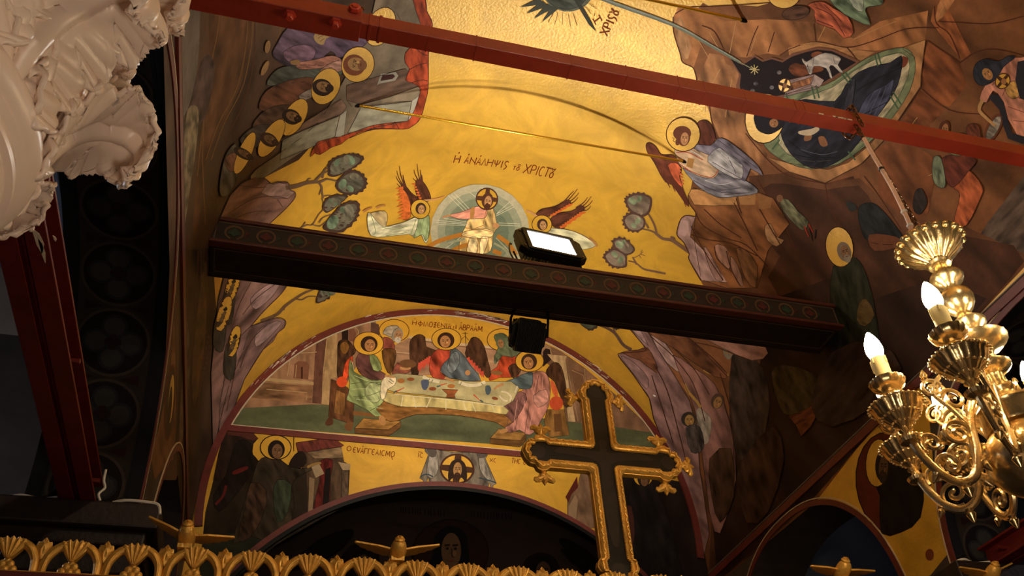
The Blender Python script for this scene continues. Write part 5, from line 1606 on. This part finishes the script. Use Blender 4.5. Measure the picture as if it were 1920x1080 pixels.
f.p((192, 132, 112), '1836,186 1848,158 1866,134 1890,110 1912,108 1990,110 1990,252 1906,252 1882,192 1862,170 1850,192', 2, fold=(65, 8, .45))
f.many((128, 72, 60), 1.3, ['1890,150 1880,180', '1900,180 1930,190', '1890,200 1930,214', '1900,226 1936,230', '1860,160 1880,140'])
f.s_((184, 144, 98), 7, '1842,188 1836,206 1850,222 1866,236', .3)
f.p((46, 48, 60), '1825,132 1832,117 1850,110 1872,115 1890,105 1904,107 1882,125 1866,150 1842,161 1828,151', 3, fold=(60, 7, .5))
f.head(1850, 138, 14, 16, -35, (46, 48, 60), (170, 124, 78), None, .05, .1)
f.p((178, 138, 78), '1886,160 1905,152 1912,176 1900,186 1888,176', 3, fold=(50, 4, .6))
f.p((44, 44, 54), '1908,116 1960,120 1960,186 1912,184', 2)
f.cross_halo(1880, 152, 13, 15, 40, (74, 46, 30))
f.e((160, 112, 70), 1882, 153, 5, 6)
f.done()
f = F('painted_figure', 2.2, 'servant in green and orange pouring water into a basin', lmax=9)
f.e((110, 62, 42), 1862, 240, 13, 30, 28)
f.e((150, 142, 134), 1863, 240, 9, 25, 28, fold=(40, 4, .6))
f.p((176, 94, 58), '1790,320 1815,318 1842,350 1836,376 1812,422 1788,420 1800,366 1786,350', 3, fold=(60, 7, .5))
f.p((100, 50, 38), '1765,298 1800,290 1830,300 1815,322 1790,350 1775,340', 3, fold=(50, 7, .5))
f.p((112, 124, 102), '1750,296 1765,298 1773,345 1762,352 1749,336', 3, fold=(80, 5, .6))
f.p((100, 112, 86), '1772,258 1790,250 1812,252 1834,270 1800,292 1772,282', 3, fold=(30, 6, .5))
f.p((110, 60, 42), '1812,240 1822,232 1836,238 1838,270 1818,274', 3, fold=(60, 4, .5))
f.head(1770, 242, 10, 16, 10, (90, 50, 34), (160, 112, 74), None, .2, .1)
f.done()
f = F('painted_saint', 2.2, 'haloed old saint in dark green robe beside the chandelier', lmax=10)
f.p((44, 46, 34), '1562,500 1586,488 1606,484 1626,520 1644,600 1640,660 1560,660 1556,570', 2, fold=(75, 9, .6))
f.p((96, 76, 44), '1610,570 1624,560 1640,590 1622,612 1606,600', 2, fold=(30, 5, .4))
f.halo(1574, 463, 25, 37, -8, (52, 30, 22), 1.8)
f.head(1583, 472, 13, 19, -18, (124, 108, 94), (128, 96, 70), (138, 126, 112), .12, .1)
f.done()
f = F('painted_monk', 2.2, 'bent figure in black cloak painted under the mattress', lmax=10)
f.p((36, 38, 40), '1610,390 1627,380 1647,387 1680,425 1694,456 1630,454 1612,420', 3, fold=(55, 8, .6))
f.p((110, 66, 44), '1630,440 1680,444 1690,460 1640,470', 3)
f.p((48, 52, 50), '1586,378 1602,382 1606,392 1594,396', 3)
f.p((50, 42, 40), '1716,360 1728,354 1738,380 1724,402 1712,390', 3, fold=(60, 6, .5))
f.done()
f = F('painted_shepherd', 2.2, 'small shepherd in green tunic on the painted mountain', lmax=8)
f.p((112, 112, 86), '1462,376 1478,374 1496,396 1516,416 1506,432 1490,420 1470,398', 2, fold=(50, 5, .6))
f.e((130, 92, 64), 1462, 372, 6, 7)
f.p((170, 130, 92), '1434,424 1446,420 1456,444 1470,450 1456,462 1438,450', 2, fold=(40, 6, .4))
f.many((150, 54, 38), 3, ['1508,424 1516,444', '1516,420 1524,436'], .3, 1)
f.many((30, 24, 22), 2.6, ['1518,428 1524,452', '1530,430 1528,448'], .3, 1)
f.done()
f = F('painted_crowd', 2.6, 'dim prophets and children painted low on the right', lmax=10, line=.5)
f.p((62, 50, 44), '1372,668 1398,664 1430,690 1444,760 1420,850 1384,860 1368,780', 2, fold=(75, 9, .6))
f.s_((158, 124, 66), 7, '1346,628 1356,632 1372,640 1388,652', .1)
f.s_((158, 124, 66), 7, '1320,692 1330,698 1346,702 1366,702', .1)
f.head(1366, 657, 10, 15, 5, (122, 112, 100), (138, 108, 72), (126, 118, 106))
f.p((150, 140, 130), '1306,768 1322,772 1334,790 1328,830 1312,826', 3, fold=(70, 5, .5))
f.s_((166, 130, 70), 5, '1284,720 1290,734 1304,750 1314,764', .0)
f.head(1291, 786, 14, 14, 0, (58, 50, 44), (158, 124, 74))
f.p((70, 64, 62), '1286,802 1312,800 1320,840 1296,848', 3, fold=(70, 6, .6))
f.head(1345, 752, 12, 15, 20, (78, 60, 48), (140, 106, 66))
f.p((70, 58, 38), '1446,700 1470,684 1524,700 1544,740 1532,764 1482,778 1462,764', 2, fold=(60, 8, .5))
f.p((104, 58, 38), '1478,780 1510,768 1548,744 1520,800 1502,818 1494,800', 1, fold=(-30, 5, .5))
f.p((62, 42, 33), '1400,850 1450,800 1470,860 1440,960 1400,980 1380,900', 2, fold=(75, 10, .6))
f.p((66, 46, 35), '1330,860 1370,840 1376,930 1350,980 1334,930', 2, fold=(80, 8, .6))
f.p((54, 39, 33), '1560,660 1640,640 1690,690 1640,760 1560,800 1520,760', 2, fold=(-50, 12, .6))
f.done()
# ---------------------------------------------------------------- end wall: lunette with the three guests at table
def FE(name, base, label=None, surf=S_END, parent=None, **k):
    return Fig(name, surf, parent or wall_end, base * (1 if name == 'chipped_plaster' or base > 9 else .3) + (0 if name in ('painted_ground', 'chipped_plaster') else 1.8), label, step=k.pop('step', .07), lmax=k.pop('lmax', 22), **k)
f = FE('painted_ground', .6, 'green painted floor and walls of the lunette', line=0)
f.p((84, 88, 62), '424,796 440,766 455,744 585,752 700,756 1060,788 1228,802 1242,822 1246,858 1000,838 700,817 500,802', 1, fold=(5, 16, .25))
f.p((142, 108, 82), '440,766 455,742 480,714 520,681 560,655 600,635 640,616 690,603 704,602 712,622 700,640 660,700 630,760 585,758', 1, fold=(85, 14, .3))
f.p((100, 66, 54), '595,632 614,624 610,667 605,727 602,757 585,756 590,667', 1, fold=(88, 6, .3))
f.p((164, 134, 94), '614,624 633,617 632,707 618,710 617,759 603,757 608,700', 1, fold=(88, 6, .3))
f.p((150, 114, 88), '545,660 592,640 588,712 538,706', 1, fold=(88, 8, .3))
f.p((120, 82, 62), '552,682 560,677 574,678 580,684 578,712 550,709', 1)
f.s_((64, 36, 28), 3.4, '566,688 566,710')
f.p((174, 146, 104), '480,706 588,716 588,722 474,712', 1)
f.p((130, 96, 68), '470,716 586,724 584,756 452,744', 1, fold=(5, 8, .5))
f.many((176, 150, 108), 1.2, ['545,660 539,706', '540,664 594,660', '556,684 554,708', '640,616 664,612 672,620 670,640', '500,730 576,736 574,750', '614,624 606,700 604,756', '694,603 696,622'], sm=1)
f.p((38, 25, 22), '641,621 647,616 653,619 653,640 641,640', 1)
f.p((116, 76, 60), '654,618 664,616 668,626 664,640 654,640', 1)
f.p((90, 64, 54), '695,604 710,608 714,628 695,626', 1)
f.p((154, 120, 94), '732,652 768,632 792,634 900,649 1000,659 1000,705 900,702 800,704 735,704', 1, fold=(6, 10, .3))
f.s_((196, 170, 134), 4.5, '766,632 860,645 1000,659', 0, 1)
f.s_((112, 80, 62), 1.2, '766,636 860,649 1000,663', 0, 1)
f.s_((182, 152, 118), 2, '742,660 860,672 940,680', 0, 1)
f.p((122, 92, 70), '996,634 1018,642 1053,659 1097,690 1143,730 1180,764 1228,812 1150,800 1060,790 1050,700 1000,662', 1, fold=(80, 14, .3))
f.p((150, 122, 94), '1010,660 1013,650 1022,645 1032,650 1036,668 1030,668 1026,655 1018,655 1016,676', 1)
f.p((38, 26, 24), '1018,660 1023,653 1031,655 1034,674 1018,688', 1)
f.p((172, 146, 110), '1026,664 1063,668 1060,675 1068,730 1079,791 1066,790 1053,692 1034,674', 1, fold=(85, 6, .25))
f.p((108, 78, 58), '1070,690 1096,700 1100,740 1078,734', 1)
f.many((156, 128, 96), 1.2, ['1096,692 1102,790', '1072,694 1094,704 1098,736', '1066,700 1084,790', '1110,706 1116,790'], sm=1)
f.done()
def angel3(base, label, wings, robes, hal, hd, extra, rot=0):
    f = FE('painted_angel', base, label)
    for w_ in wings:
        w_(f)
    for col, pts, fd in robes:
        f.p(col, pts, 2, fold=fd)
    f.halo(*hal)
    f.head(*hd)
    extra(f)
    return f.done()
WN = (72, 47, 32)
# furniture behind the guests
f = FE('painted_bench', 2.0, 'carved brown bench under the left guest')
f.p((98, 62, 38), '621,711 634,716 652,727 664,753 662,792 650,792 616,781', 1, fold=(80, 8, .5))
f.p((124, 86, 48), '630,730 648,738 646,780 626,774', 1, fold=(85, 5, .5))
f.p((120, 82, 44), '663,770 720,778 720,784 662,778', 1)
f.p((84, 52, 34), '617,782 624,784 624,796 612,798 610,792', 2)
f.p((108, 72, 42), '650,792 662,792 660,806 652,808 646,802', 2)
f.p((146, 106, 54), '665,803 682,784 752,790 728,806 700,804', 1, fold=(5, 5, .4))
f.p((100, 68, 36), '665,803 728,806 752,790 751,802 728,818 665,812', 1, fold=(5, 5, .3))
f.done()
f = FE('painted_bench', 2.0, 'carved brown bench and footstool under the right guest')
f.p((122, 88, 46), '1026,768 1058,768 1068,816 1030,820 1020,790', 1, fold=(85, 6, .5))
f.p((96, 64, 36), '1038,776 1052,776 1054,808 1040,810', 1)
f.p((142, 104, 54), '919,822 935,804 986,812 976,826 950,826', 1, fold=(5, 5, .4))
f.p((98, 68, 36), '919,822 976,826 986,812 986,826 975,838 919,832', 1, fold=(5, 5, .3))
f.done()
f = FE('painted_elder', 2.0, 'white haired haloed elder bringing a dish')
f.halo(739, 620, 27.5, 20.5)
f.p((128, 68, 56), '720,632 736,638 740,656 726,660 716,650', 2, fold=(80, 5, .5))
f.p((128, 72, 58), '735,700 745,680 765,688 770,696 750,704 738,710', 2, fold=(20, 5, .5))
f.head(744, 627, 12, 14, 6, (146, 136, 120), (164, 124, 86), (186, 178, 164), .25, .15)
f.p((156, 146, 130), '718,625 724,614 738,610 748,613 738,620 734,632 724,628', 3, fold=(20, 3, .5))
f.e((104, 72, 46), 765, 682, 16, 8, 4)
f.s_((176, 130, 84), 5, '750,690 762,692 770,690', .3)
f.done()
f = FE('painted_woman', 2.0, 'haloed woman in green veil and red robe')
f.p((180, 72, 42), '942,664 964,662 969,690 972,706 936,708 918,714 918,698 932,688', 2, fold=(70, 7, .5))
f.halo(941, 637, 27, 20)
f.p((88, 98, 74), '926,632 932,626 944,625 954,634 962,650 976,660 960,670 942,667 928,683 927,668 934,652', 2, fold=(60, 6, .5))
f.head(939, 643, 9, 11, -12, (88, 98, 74), (146, 108, 70), None, -.05, .1)
f.e((128, 92, 54), 931, 699, 11, 4, 6)
f.done()
angel3(3.0, 'guest with dark wings in green and purple robes at the left of the table',
       [lambda f: f.p(WN, '633,647 638,638 648,636 657,642 667,657 662,666 650,676 643,702 635,712 632,697 633,673', 2, fold=(85, 5, .6)), lambda f: f.p((122, 84, 40), '638,646 648,640 655,650 648,664 640,660', 3, fold=(85, 4, .5)),
        lambda f: f.p((200, 76, 40), '646,684 656,670 662,670 656,698 652,708 642,716', 2, fold=(70, 4, .5)), lambda f: f.e((206, 78, 40), 641, 716, 10, 10), lambda f: f.p((92, 62, 34), '716,658 730,653 742,658 741,677 732,702 722,688', 2, fold=(85, 5, .6))],
       [((138, 152, 100), '657,672 664,697 686,707 714,712 722,728 718,750 723,776 704,781 690,770 666,757 650,750 653,738 656,718 653,698', (55, 8, .6)),
        ((100, 64, 60), '667,673 680,659 694,666 700,687 724,702 718,711 693,711 673,697', (40, 7, .5)), ((124, 136, 88), '692,665 707,669 716,693 700,694', (70, 5, .5)),
        ((160, 170, 122), '690,720 712,718 716,745 700,756 684,740', (50, 5, .6))],
       (691, 644, 27.5, 21), (692, 645, 16, 15, 6, (54, 35, 26), (168, 120, 76)),
       lambda f: (f.s_((176, 130, 84), 5, '722,704 732,706 740,707', .3), f.many((188, 196, 150), 1, ['664,704 690,714 712,716', '660,730 690,728', '668,748 700,752 716,746', '690,762 718,766', '660,678 664,696'], .3), f.many((84, 96, 60), 1.1, ['658,720 690,716 716,722', '662,744 690,742 712,734', '694,770 716,758', '680,756 672,742']), f.e((170, 124, 76), 717, 788, 6, 10, -20)))
angel3(3.0, 'guest with spread wings in red and blue robes behind the table',
       [lambda f: f.p(WN, '769,640 777,630 787,627 797,632 799,650 817,657 810,668 788,680 784,704 772,703 768,660', 2, fold=(85, 5, .6)), lambda f: f.p(WN, '880,640 887,632 898,635 908,650 915,677 921,702 913,708 904,697 880,677 872,662', 2, fold=(85, 5, .6)),
        lambda f: f.flame((190, 76, 58), (806, 668), (787, 680), 6, 22, 100, 5), lambda f: f.flame((190, 76, 58), (878, 670), (904, 696), 6, 18, 75, 5)],
       [((160, 66, 46), '816,658 832,652 845,660 842,674 830,687 825,697 838,708 829,716 813,709 805,694 808,670', (65, 7, .6)), ((82, 90, 96), '846,652 857,655 870,667 884,687 902,714 853,711 838,706 826,694 833,680 843,670', (60, 8, .6)), ((112, 120, 124), '846,664 858,660 862,680 848,700 838,690', (65, 5, .6))],
       (837, 636, 27, 20), (836, 638, 16, 15, -4, (56, 36, 27), (168, 120, 76), None, -.08, .16),
       lambda f: (f.s_((176, 130, 84), 5, '834,708 843,712 852,716', .3), f.s_((58, 38, 28), 1.2, '872,622 875,664', 0, 1), f.many((58, 38, 28), 1.1, ['867,625 877,625', '866,636 872,630 879,638'], sm=1), f.e((176, 130, 84), 877, 699, 5, 5)))
angel3(3.0, 'guest with folded wings in pink and blue robes at the right of the table',
       [lambda f: f.p(WN, '953,690 958,684 966,682 977,688 975,698 963,709 957,702', 2, fold=(85, 5, .6)), lambda f: f.p(WN, '1030,686 1042,679 1052,687 1058,707 1062,730 1066,762 1056,758 1040,716 1023,702', 2, fold=(85, 5, .6)),
        lambda f: f.p((200, 96, 58), '1032,714 1038,716 1046,734 1044,746 1036,736', 2), lambda f: f.e((184, 76, 44), 1043, 756, 13, 13)],
       [((164, 112, 100), '996,701 1017,696 1028,707 1032,730 1028,762 1018,782 1000,812 986,814 974,806 956,812 946,800 943,765 950,747 980,732', (70, 8, .6)), ((114, 78, 74), '948,748 976,734 988,748 964,790 946,796', (55, 7, .6)), ((80, 94, 98), '942,718 963,710 993,697 999,704 996,727 977,729 953,724', (20, 6, .5)), ((186, 134, 122), '1000,742 1024,730 1028,752 1008,764', (30, 5, .5))],
       (993, 677, 26, 19.5), (992, 678, 15, 15, -8, (60, 40, 29), (168, 120, 76), None, -.1, .15),
       lambda f: (f.s_((176, 130, 84), 5, '944,720 934,724 926,730', .3), f.many((206, 152, 140), 1, ['970,750 962,806', '984,752 976,806', '1000,770 990,812', '1006,712 1000,740', '1018,706 1016,736'], .3), f.many((98, 64, 60), 1.1, ['978,742 966,806', '992,760 984,812', '1010,704 1004,742', '960,750 950,800']), f.e((170, 124, 76), 944, 808, 8, 4, -10)))
f = FE('painted_table', 6.5, 'laid table with pale cloth, bowls and jugs', lmax=16)
f.p((128, 88, 44), '720,752 945,776 946,802 930,792 860,779 780,777 746,789 722,786', 2, fold=(5, 5, .4))
f.p((186, 170, 112), '717,733 740,738 850,748 944,761 949,777 920,773 880,771 840,766 800,763 760,763 735,758 714,747', 2, fold=(84, 11, .4))
f.p((170, 160, 118), '719,712 726,704 745,700 790,704 830,712 900,716 958,715 974,728 962,752 945,762 900,754 850,747 800,741 740,735 716,728', 1, fold=(5, 14, .25))
f.p((204, 192, 160), '719,710 728,704 743,708 740,722 726,731 722,746 714,748 713,724', 2, fold=(60, 5, .4))
f.many((206, 198, 160), 1.5, ['740,739 850,750 944,762', '756,742 752,762', '775,744 780,764', '836,748 836,768', '808,746 800,764', '868,752 874,770', '884,754 892,772', '922,760 928,772', '776,762 800,762'], sm=1)
f.many((206, 196, 166), 6, ['793,706 806,712 824,716', '860,716 876,722 894,722 910,716'])
f.many((206, 196, 166), 3, ['940,734 950,736 958,744 956,752', '936,742 944,750 952,752', '970,724 966,736'])
f.many((76, 84, 62), 1.1, ['806,710 802,716', '812,712 808,718', '730,710 738,716', '728,714 736,720', '866,716 862,722', '902,718 906,722'], sm=1)
f.p((138, 80, 44), '829,730 859,731 852,740 854,746 836,745 839,739', 1, fold=(5, 4, .4))
f.p((74, 84, 106), '790,713 803,712 804,722 799,731 793,730 790,722', 2)
f.e((156, 102, 52), 752, 714, 7, 4.5)
f.e((132, 76, 42), 770, 711, 7, 3.2)
f.e((132, 76, 42), 811, 729, 7, 3.5)
f.e((156, 102, 52), 846, 724, 7, 4)
f.p((70, 84, 92), '910,724 918,723 921,731 917,740 911,738', 2)
f.e((124, 74, 44), 928, 747, 6, 3, 10)
f.many((180, 84, 52), 2.6, ['743,734 758,727', '826,722 838,719', '888,740 901,752'], .5, 1)
f.many((70, 86, 84), 3, ['738,736 744,733', '819,725 826,723', '900,750 906,754'], .2, 1)
f.done()
f = FE('painted_inscription', 1.0, 'red Greek inscription over the supper in the lunette')
f.text('h', 772, 609, 781, 610, 8.5, w=1.3, slant=.05)
f.text('FILOKENIA', 783, 611, 846, 616, 9, w=1.3, slant=.05)
f.text('to', 848, 616, 857, 617, 7, w=1, slant=.05)
f.text('aBPAaM', 860, 618, 905, 622, 10, w=1.4, slant=.05)
f.done()
f = FE('chipped_plaster', 21.5, 'pale chipped plaster along the lunette border', rf=.5)
rg = random.Random(9)
for a0, a1, dens in ((146, 152, 5), (131, 146, 26), (112, 116, 5), (97, 101, 4), (78, 92, 30), (46, 56, 14), (38, 42, 4)):
    for i in range(dens):
        a = math.radians(a0 + (a1 - a0) * rg.random())
        r = VR - .004 - .046 * rg.random()
        x, z = CX + r * math.cos(a), CZ + r * math.sin(a)
        c = RC @ np.array([x, YE - .0215, z])
        px, py = c[0] / c[2] * FPX + 960, c[1] / c[2] * FPX + 540
        tx, ty = -math.sin(a), -math.cos(a) * .75
        l = 2 + 7 * rg.random()
        f.s_((205, 196, 184) if rg.random() < .7 else (128, 116, 108), .8 + 1.5 * rg.random(), [(px - tx * l, py - ty * l), (px, py + rg.uniform(-.6, .6)), (px + tx * l, py + ty * l)], .6, 2)
        f.off -= f.step
f.done()
# ---------------------------------------------------------------- lower register
f = FE('painted_inscription', 1.0, 'red Greek inscription left of the painted cloth')
f.text('O', 649, 845, 659, 846, 9, w=1.3, slant=.05)
f.text('EVaGGEAICMO', 661, 848, 740, 857, 10, w=1.3, slant=.05)
f.s_((112, 46, 22), 1.2, '734,856 736,862')
f.done()
f = FE('painted_inscription', 1.0, 'small red Greek letters on both sides of the painted cloth')
f.text('IC', 782, 857, 794, 858, 8, w=1.1, slant=.05)
f.s_((112, 46, 22), 1, '784,847 792,848')
f.text('XC', 917, 866, 931, 867, 7, w=1.1, slant=.05)
f.text('THC QE', 958, 868, 992, 872, 9, w=1.2, slant=.05)
f.done()
f = FE('painted_cloth', 1.4, 'hanging grey cloth bearing a bearded face with cross halo', lmax=14)
f.p((116, 106, 94), '796,836 804,833 814,836 823,844 853,848 880,848 893,842 908,841 916,850 910,860 931,907 925,910 923,921 918,905 915,914 890,914 863,912 830,908 805,906 803,895 797,911 793,900 787,897 803,853 797,846', 1, fold=(82, 7, .5))
f.p((146, 138, 128), '806,850 818,846 822,880 812,896 800,890', 2, fold=(80, 4, .5))
f.p((140, 132, 122), '898,852 906,856 922,898 912,898 900,880', 2, fold=(80, 4, .5))
f.p((84, 76, 70), '800,840 808,836 818,844 816,856 806,856', 3)
f.p((84, 76, 70), '894,846 906,843 914,850 908,858 896,858', 3)
f.many((52, 68, 76), 2.4, ['788,894 800,889 812,894', '806,904 840,910 880,913 914,912', '898,896 914,900 930,905'])
f.cross_halo(857, 879, 31, 27, 5, (72, 46, 32))
f.p((46, 32, 25), '844,870 852,862 864,862 873,872 876,894 872,904 866,896 850,896 842,902 840,890', 3)
f.head(858, 880, 13, 19, 3, (46, 32, 25), (160, 120, 74), (58, 38, 27), 0, .06)
f.done()
f = FE('painted_ground', .6, 'dark painted ground of the lower left wall scene', line=0)
f.p((44, 34, 25), '404,884 440,872 480,862 545,882 580,882 655,884 652,947 600,974 520,1020 440,1085 372,1085 385,960', 1, fold=(80, 20, .4))
f.p((40, 42, 32), '385,1000 440,1000 520,1010 500,1034 440,1085 372,1085', 1, fold=(5, 14, .3))
f.done()
f = FE('painted_ground', .6, 'dark painted ground of the lower right wall scene', line=0)
f.p((34, 26, 23), '1150,884 1220,892 1290,906 1318,1000 1340,1100 1200,1100 1150,1010', 1, fold=(80, 24, .4))
f.done()
f = FE('painted_angel', 1.6, 'dark striding archangel painted at the lower left of the end wall', lmax=16)
f.p((46, 33, 26), '424,803 468,805 484,822 475,832 470,866 440,905 400,900 410,850', 1, fold=(80, 10, .4))
f.p((84, 44, 36), '428,802 468,805 484,822 474,826 450,818 426,815', 1)
f.p((30, 22, 18), '440,835 456,824 470,832 474,852 486,868 470,890 440,930 410,960 400,930 424,890', 2, fold=(70, 8, .4))
f.p((34, 24, 20), '545,862 560,846 572,850 575,868 560,880 540,882', 2)
f.p((92, 32, 28), '436,884 462,874 464,880 440,890', 2)
f.s_((92, 32, 28), 5, '424,910 418,930 404,946')
f.p((52, 43, 32), '482,868 500,856 524,860 545,876 575,878 596,868 600,874 566,890 548,908 552,950 536,1000 500,1015 470,1005 436,1020 452,960 470,910', 2, fold=(65, 10, .6))
f.p((66, 47, 34), '470,905 500,920 492,970 466,1010 446,1010 458,960', 2, fold=(70, 7, .6))
f.p((52, 60, 44), '520,900 546,908 540,960 520,980 512,930', 2, fold=(75, 7, .6))
f.e((34, 24, 18), 517, 839, 30, 24)
f.e('G', 517, 839, 28, 22)
f.head(518, 843, 16, 18, 4, (34, 25, 20), (112, 82, 54))
f.s_((150, 116, 66), 5, '576,876 590,870 602,868', .2)
f.many((40, 28, 22), 1.2, ['551,815 551,846', '548,818 555,818'], sm=1)
f.done()
f = FE('painted_building', 2.0, 'painted pavilion with tiled roof and red curtain', lmax=16)
f.p((80, 62, 46), '558,846 640,846 645,866 656,872 652,946 612,962 576,962 574,885 566,880 570,860', 1, fold=(85, 9, .4))
f.p((98, 48, 40), '555,830 590,825 621,819 645,835 640,838 606,842 575,848 558,846', 1, fold=(60, 4, .4))
f.p((134, 110, 82), '575,848 640,838 644,858 590,860', 1, fold=(5, 6, .4))
f.p((88, 30, 26), '600,864 624,862 620,892 615,960 588,956 600,900', 2, fold=(85, 5, .6))
f.p((24, 16, 14), '610,880 620,876 616,956 604,956', 1)
f.p((94, 76, 60), '641,882 653,884 653,942 640,946', 1, fold=(88, 4, .4))
f.p((160, 138, 108), '584,876 598,868 608,888 592,896', 1)
f.p((160, 138, 108), '634,866 644,868 657,870 656,881 643,882', 1)
f.p((140, 116, 88), '580,894 590,898 586,960 578,960', 1)
f.done()
f = FE('painted_pavilion', 2.0, 'painted pillars and red banner behind the cross')
f.p((118, 92, 72), '1064,938 1076,920 1084,910 1090,880 1118,882 1124,990 1104,990 1064,966', 1, fold=(85, 8, .4))
f.p((84, 34, 28), '1060,932 1082,893 1084,914 1072,926 1066,942', 1)
f.p((146, 120, 94), '1066,950 1078,928 1084,936 1080,974 1066,968', 1)
f.done()
f = FE('painted_figure', 2.0, 'dark seated woman painted at the lower right of the end wall', lmax=16)
f.p((28, 24, 24), '1180,920 1200,890 1220,900 1250,960 1270,1040 1280,1100 1190,1100 1176,1000', 2, fold=(75, 12, .5))
f.p((70, 40, 34), '1172,960 1184,950 1190,1000 1180,1040', 2)
f.halo(1206, 893, 18, 18, 0, (30, 20, 16))
f.head(1207, 897, 12, 16, 0, (40, 30, 30), (110, 80, 54))
f.done()
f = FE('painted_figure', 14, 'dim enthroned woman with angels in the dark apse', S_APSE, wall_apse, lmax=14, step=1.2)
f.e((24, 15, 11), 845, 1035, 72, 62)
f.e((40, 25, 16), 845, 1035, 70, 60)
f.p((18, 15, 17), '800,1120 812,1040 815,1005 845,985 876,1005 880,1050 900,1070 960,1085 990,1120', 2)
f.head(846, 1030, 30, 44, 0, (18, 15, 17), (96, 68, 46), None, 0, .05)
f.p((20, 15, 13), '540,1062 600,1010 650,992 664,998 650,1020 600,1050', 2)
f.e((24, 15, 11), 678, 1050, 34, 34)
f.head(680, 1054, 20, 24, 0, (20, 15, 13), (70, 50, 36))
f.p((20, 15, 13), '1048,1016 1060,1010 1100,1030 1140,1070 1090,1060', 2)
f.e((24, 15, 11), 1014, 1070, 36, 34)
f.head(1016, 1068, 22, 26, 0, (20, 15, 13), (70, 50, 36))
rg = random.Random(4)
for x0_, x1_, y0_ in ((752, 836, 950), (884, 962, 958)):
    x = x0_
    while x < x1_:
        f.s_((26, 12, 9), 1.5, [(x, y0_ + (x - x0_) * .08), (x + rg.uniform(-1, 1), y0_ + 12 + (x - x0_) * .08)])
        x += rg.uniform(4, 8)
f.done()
# ---------------------------------------------------------------- side walls
f = Fig('painted_spandrel', S_RIGHT, walls['wall_right'], .6, 'gilded spandrel with haloed saint in a round medallion', lmax=24)
f.p('G', '1532,938 1600,850 1660,772 1720,705 1742,780 1757,953 1767,990 1779,1036 1745,1078 1700,1100 1692,1078 1664,1030 1624,978 1576,948', 1)
f.e((30, 20, 17), 1668, 905, 64, 96, -6)
f.e((92, 40, 32), 1668, 905, 62, 94, -6)
f.p((26, 22, 20), '1652,1000 1650,930 1640,900 1660,830 1700,830 1730,900 1726,970 1690,998', 2, fold=(80, 12, .5))
f.e((50, 30, 22), 1646, 868, 24, 46, 4)
f.e('G', 1646, 868, 22, 44, 4)
f.head(1655, 872, 14, 30, 4, (40, 30, 25), (96, 70, 48), (52, 40, 32))
f.e((120, 62, 40), 1743, 1040, 8, 11)
f.done()
f = Fig('painted_spandrel', S_LEFT, walls['wall_left'], .6, 'narrow gilded medallion seen edge on in the left spandrel', lmax=24)
f.p((120, 84, 58), '331,700 331,800 326,860 306,880 290,900 282,860 300,790 318,700 326,600', 1, fold=(90, 12, .4))
f.e((96, 52, 38), 318, 755, 10, 72, 4)
f.e((74, 56, 44), 319, 755, 8, 66, 4)
f.e('G', 321, 748, 4.5, 46, 4)
f.e((60, 46, 36), 319, 760, 3, 36, 4)
f.done()
# ---------------------------------------------------------------- painted arch soffits: quatrefoils in rings
def soffit(side, x0, s):
    pl = [Vector(q) for q in arch_pts(*ARC1, n=80)]
    ln = [0.0]
    for a, b in zip(pl, pl[1:]):
        ln.append(ln[-1] + (b - a).length)
    cen = Vector((ARC1[0], ARC1[3]))
    def S(u, v, off):
        k = 0
        u = min(max(u, 0.0), ln[-1] - 1e-6)
        lo, hi = 0, len(ln) - 1
        while hi - lo > 1:
            m = (lo + hi) // 2
            if ln[m] <= u:
                lo = m
            else:
                hi = m
        t = (u - ln[lo]) / (ln[lo + 1] - ln[lo])
        q = pl[lo].lerp(pl[lo + 1], t)
        tg = (pl[lo + 1] - pl[lo]).normalized()
        nr = Vector((-tg.y, tg.x))
        if nr.dot(cen - q) < 0:
            nr = -nr
        q = q + nr * off
        return Vector((x0 + s * v, q.x, q.y))
    W_ = walls['wall_' + side]
    f = Fig('painted_soffit', S, W_, 1.0, 'dark painted soffit band of the %s arch' % side, lmax=.05, step=.3, rf=.01)
    f.p((24, 25, 29), [(0, 0), (ln[-1], 0), (ln[-1], TH), (0, TH)], 1)
    f.p((40, 34, 31), [(0, .06), (ln[-1], .06), (ln[-1], TH - .06), (0, TH - .06)], 1)
    for v in (.05, TH - .06):
        f.s_((22, 22, 26), .012, [(0, v + .005), (ln[-1], v + .005)], 0, 1)
    f.done()
    n = int(ln[-1] / .30)
    for k in range(n):
        u0, v0 = .16 + .30 * k, TH / 2
        f = Fig('painted_quatrefoil', S, W_, 2.8, None, lmax=.04, step=.3, rf=.01)
        f.e((56, 48, 43), u0, v0, .146, .146, n=28)
        f.e((22, 16, 16), u0, v0, .134, .134, n=28)
        for a in range(4):
            R = math.radians(90 * a + 45)
            f.e((34, 35, 40), u0 + .066 * math.cos(R + PI / 4), v0 + .066 * math.sin(R + PI / 4), .052, .052)
            f.off -= f.step
        f.off += f.step
        for a in range(4):
            R = math.radians(90 * a)
            f.e((48, 46, 46), u0 + .066 * math.cos(R), v0 + .066 * math.sin(R), .040, .040)
            f.off -= f.step
        f.off += f.step
        f.p((38, 22, 22), [(u0 + r_ * math.cos(math.radians(a)), v0 + r_ * math.sin(math.radians(a))) for a, r_ in [(22.5 * i, .034 if i % 4 in (3, 0, 1) else .014) for i in range(16)]], 1)
        for q in (-1, 1):
            f.p((36, 19, 18), [(u0 + .15, v0 + q * .05), (u0 + .172, v0 + q * .12), (u0 + .128, v0 + q * .12)], 1)
            f.off -= f.step
        f.done()
soffit('left', XL, -1)
soffit('right', XR, 1)
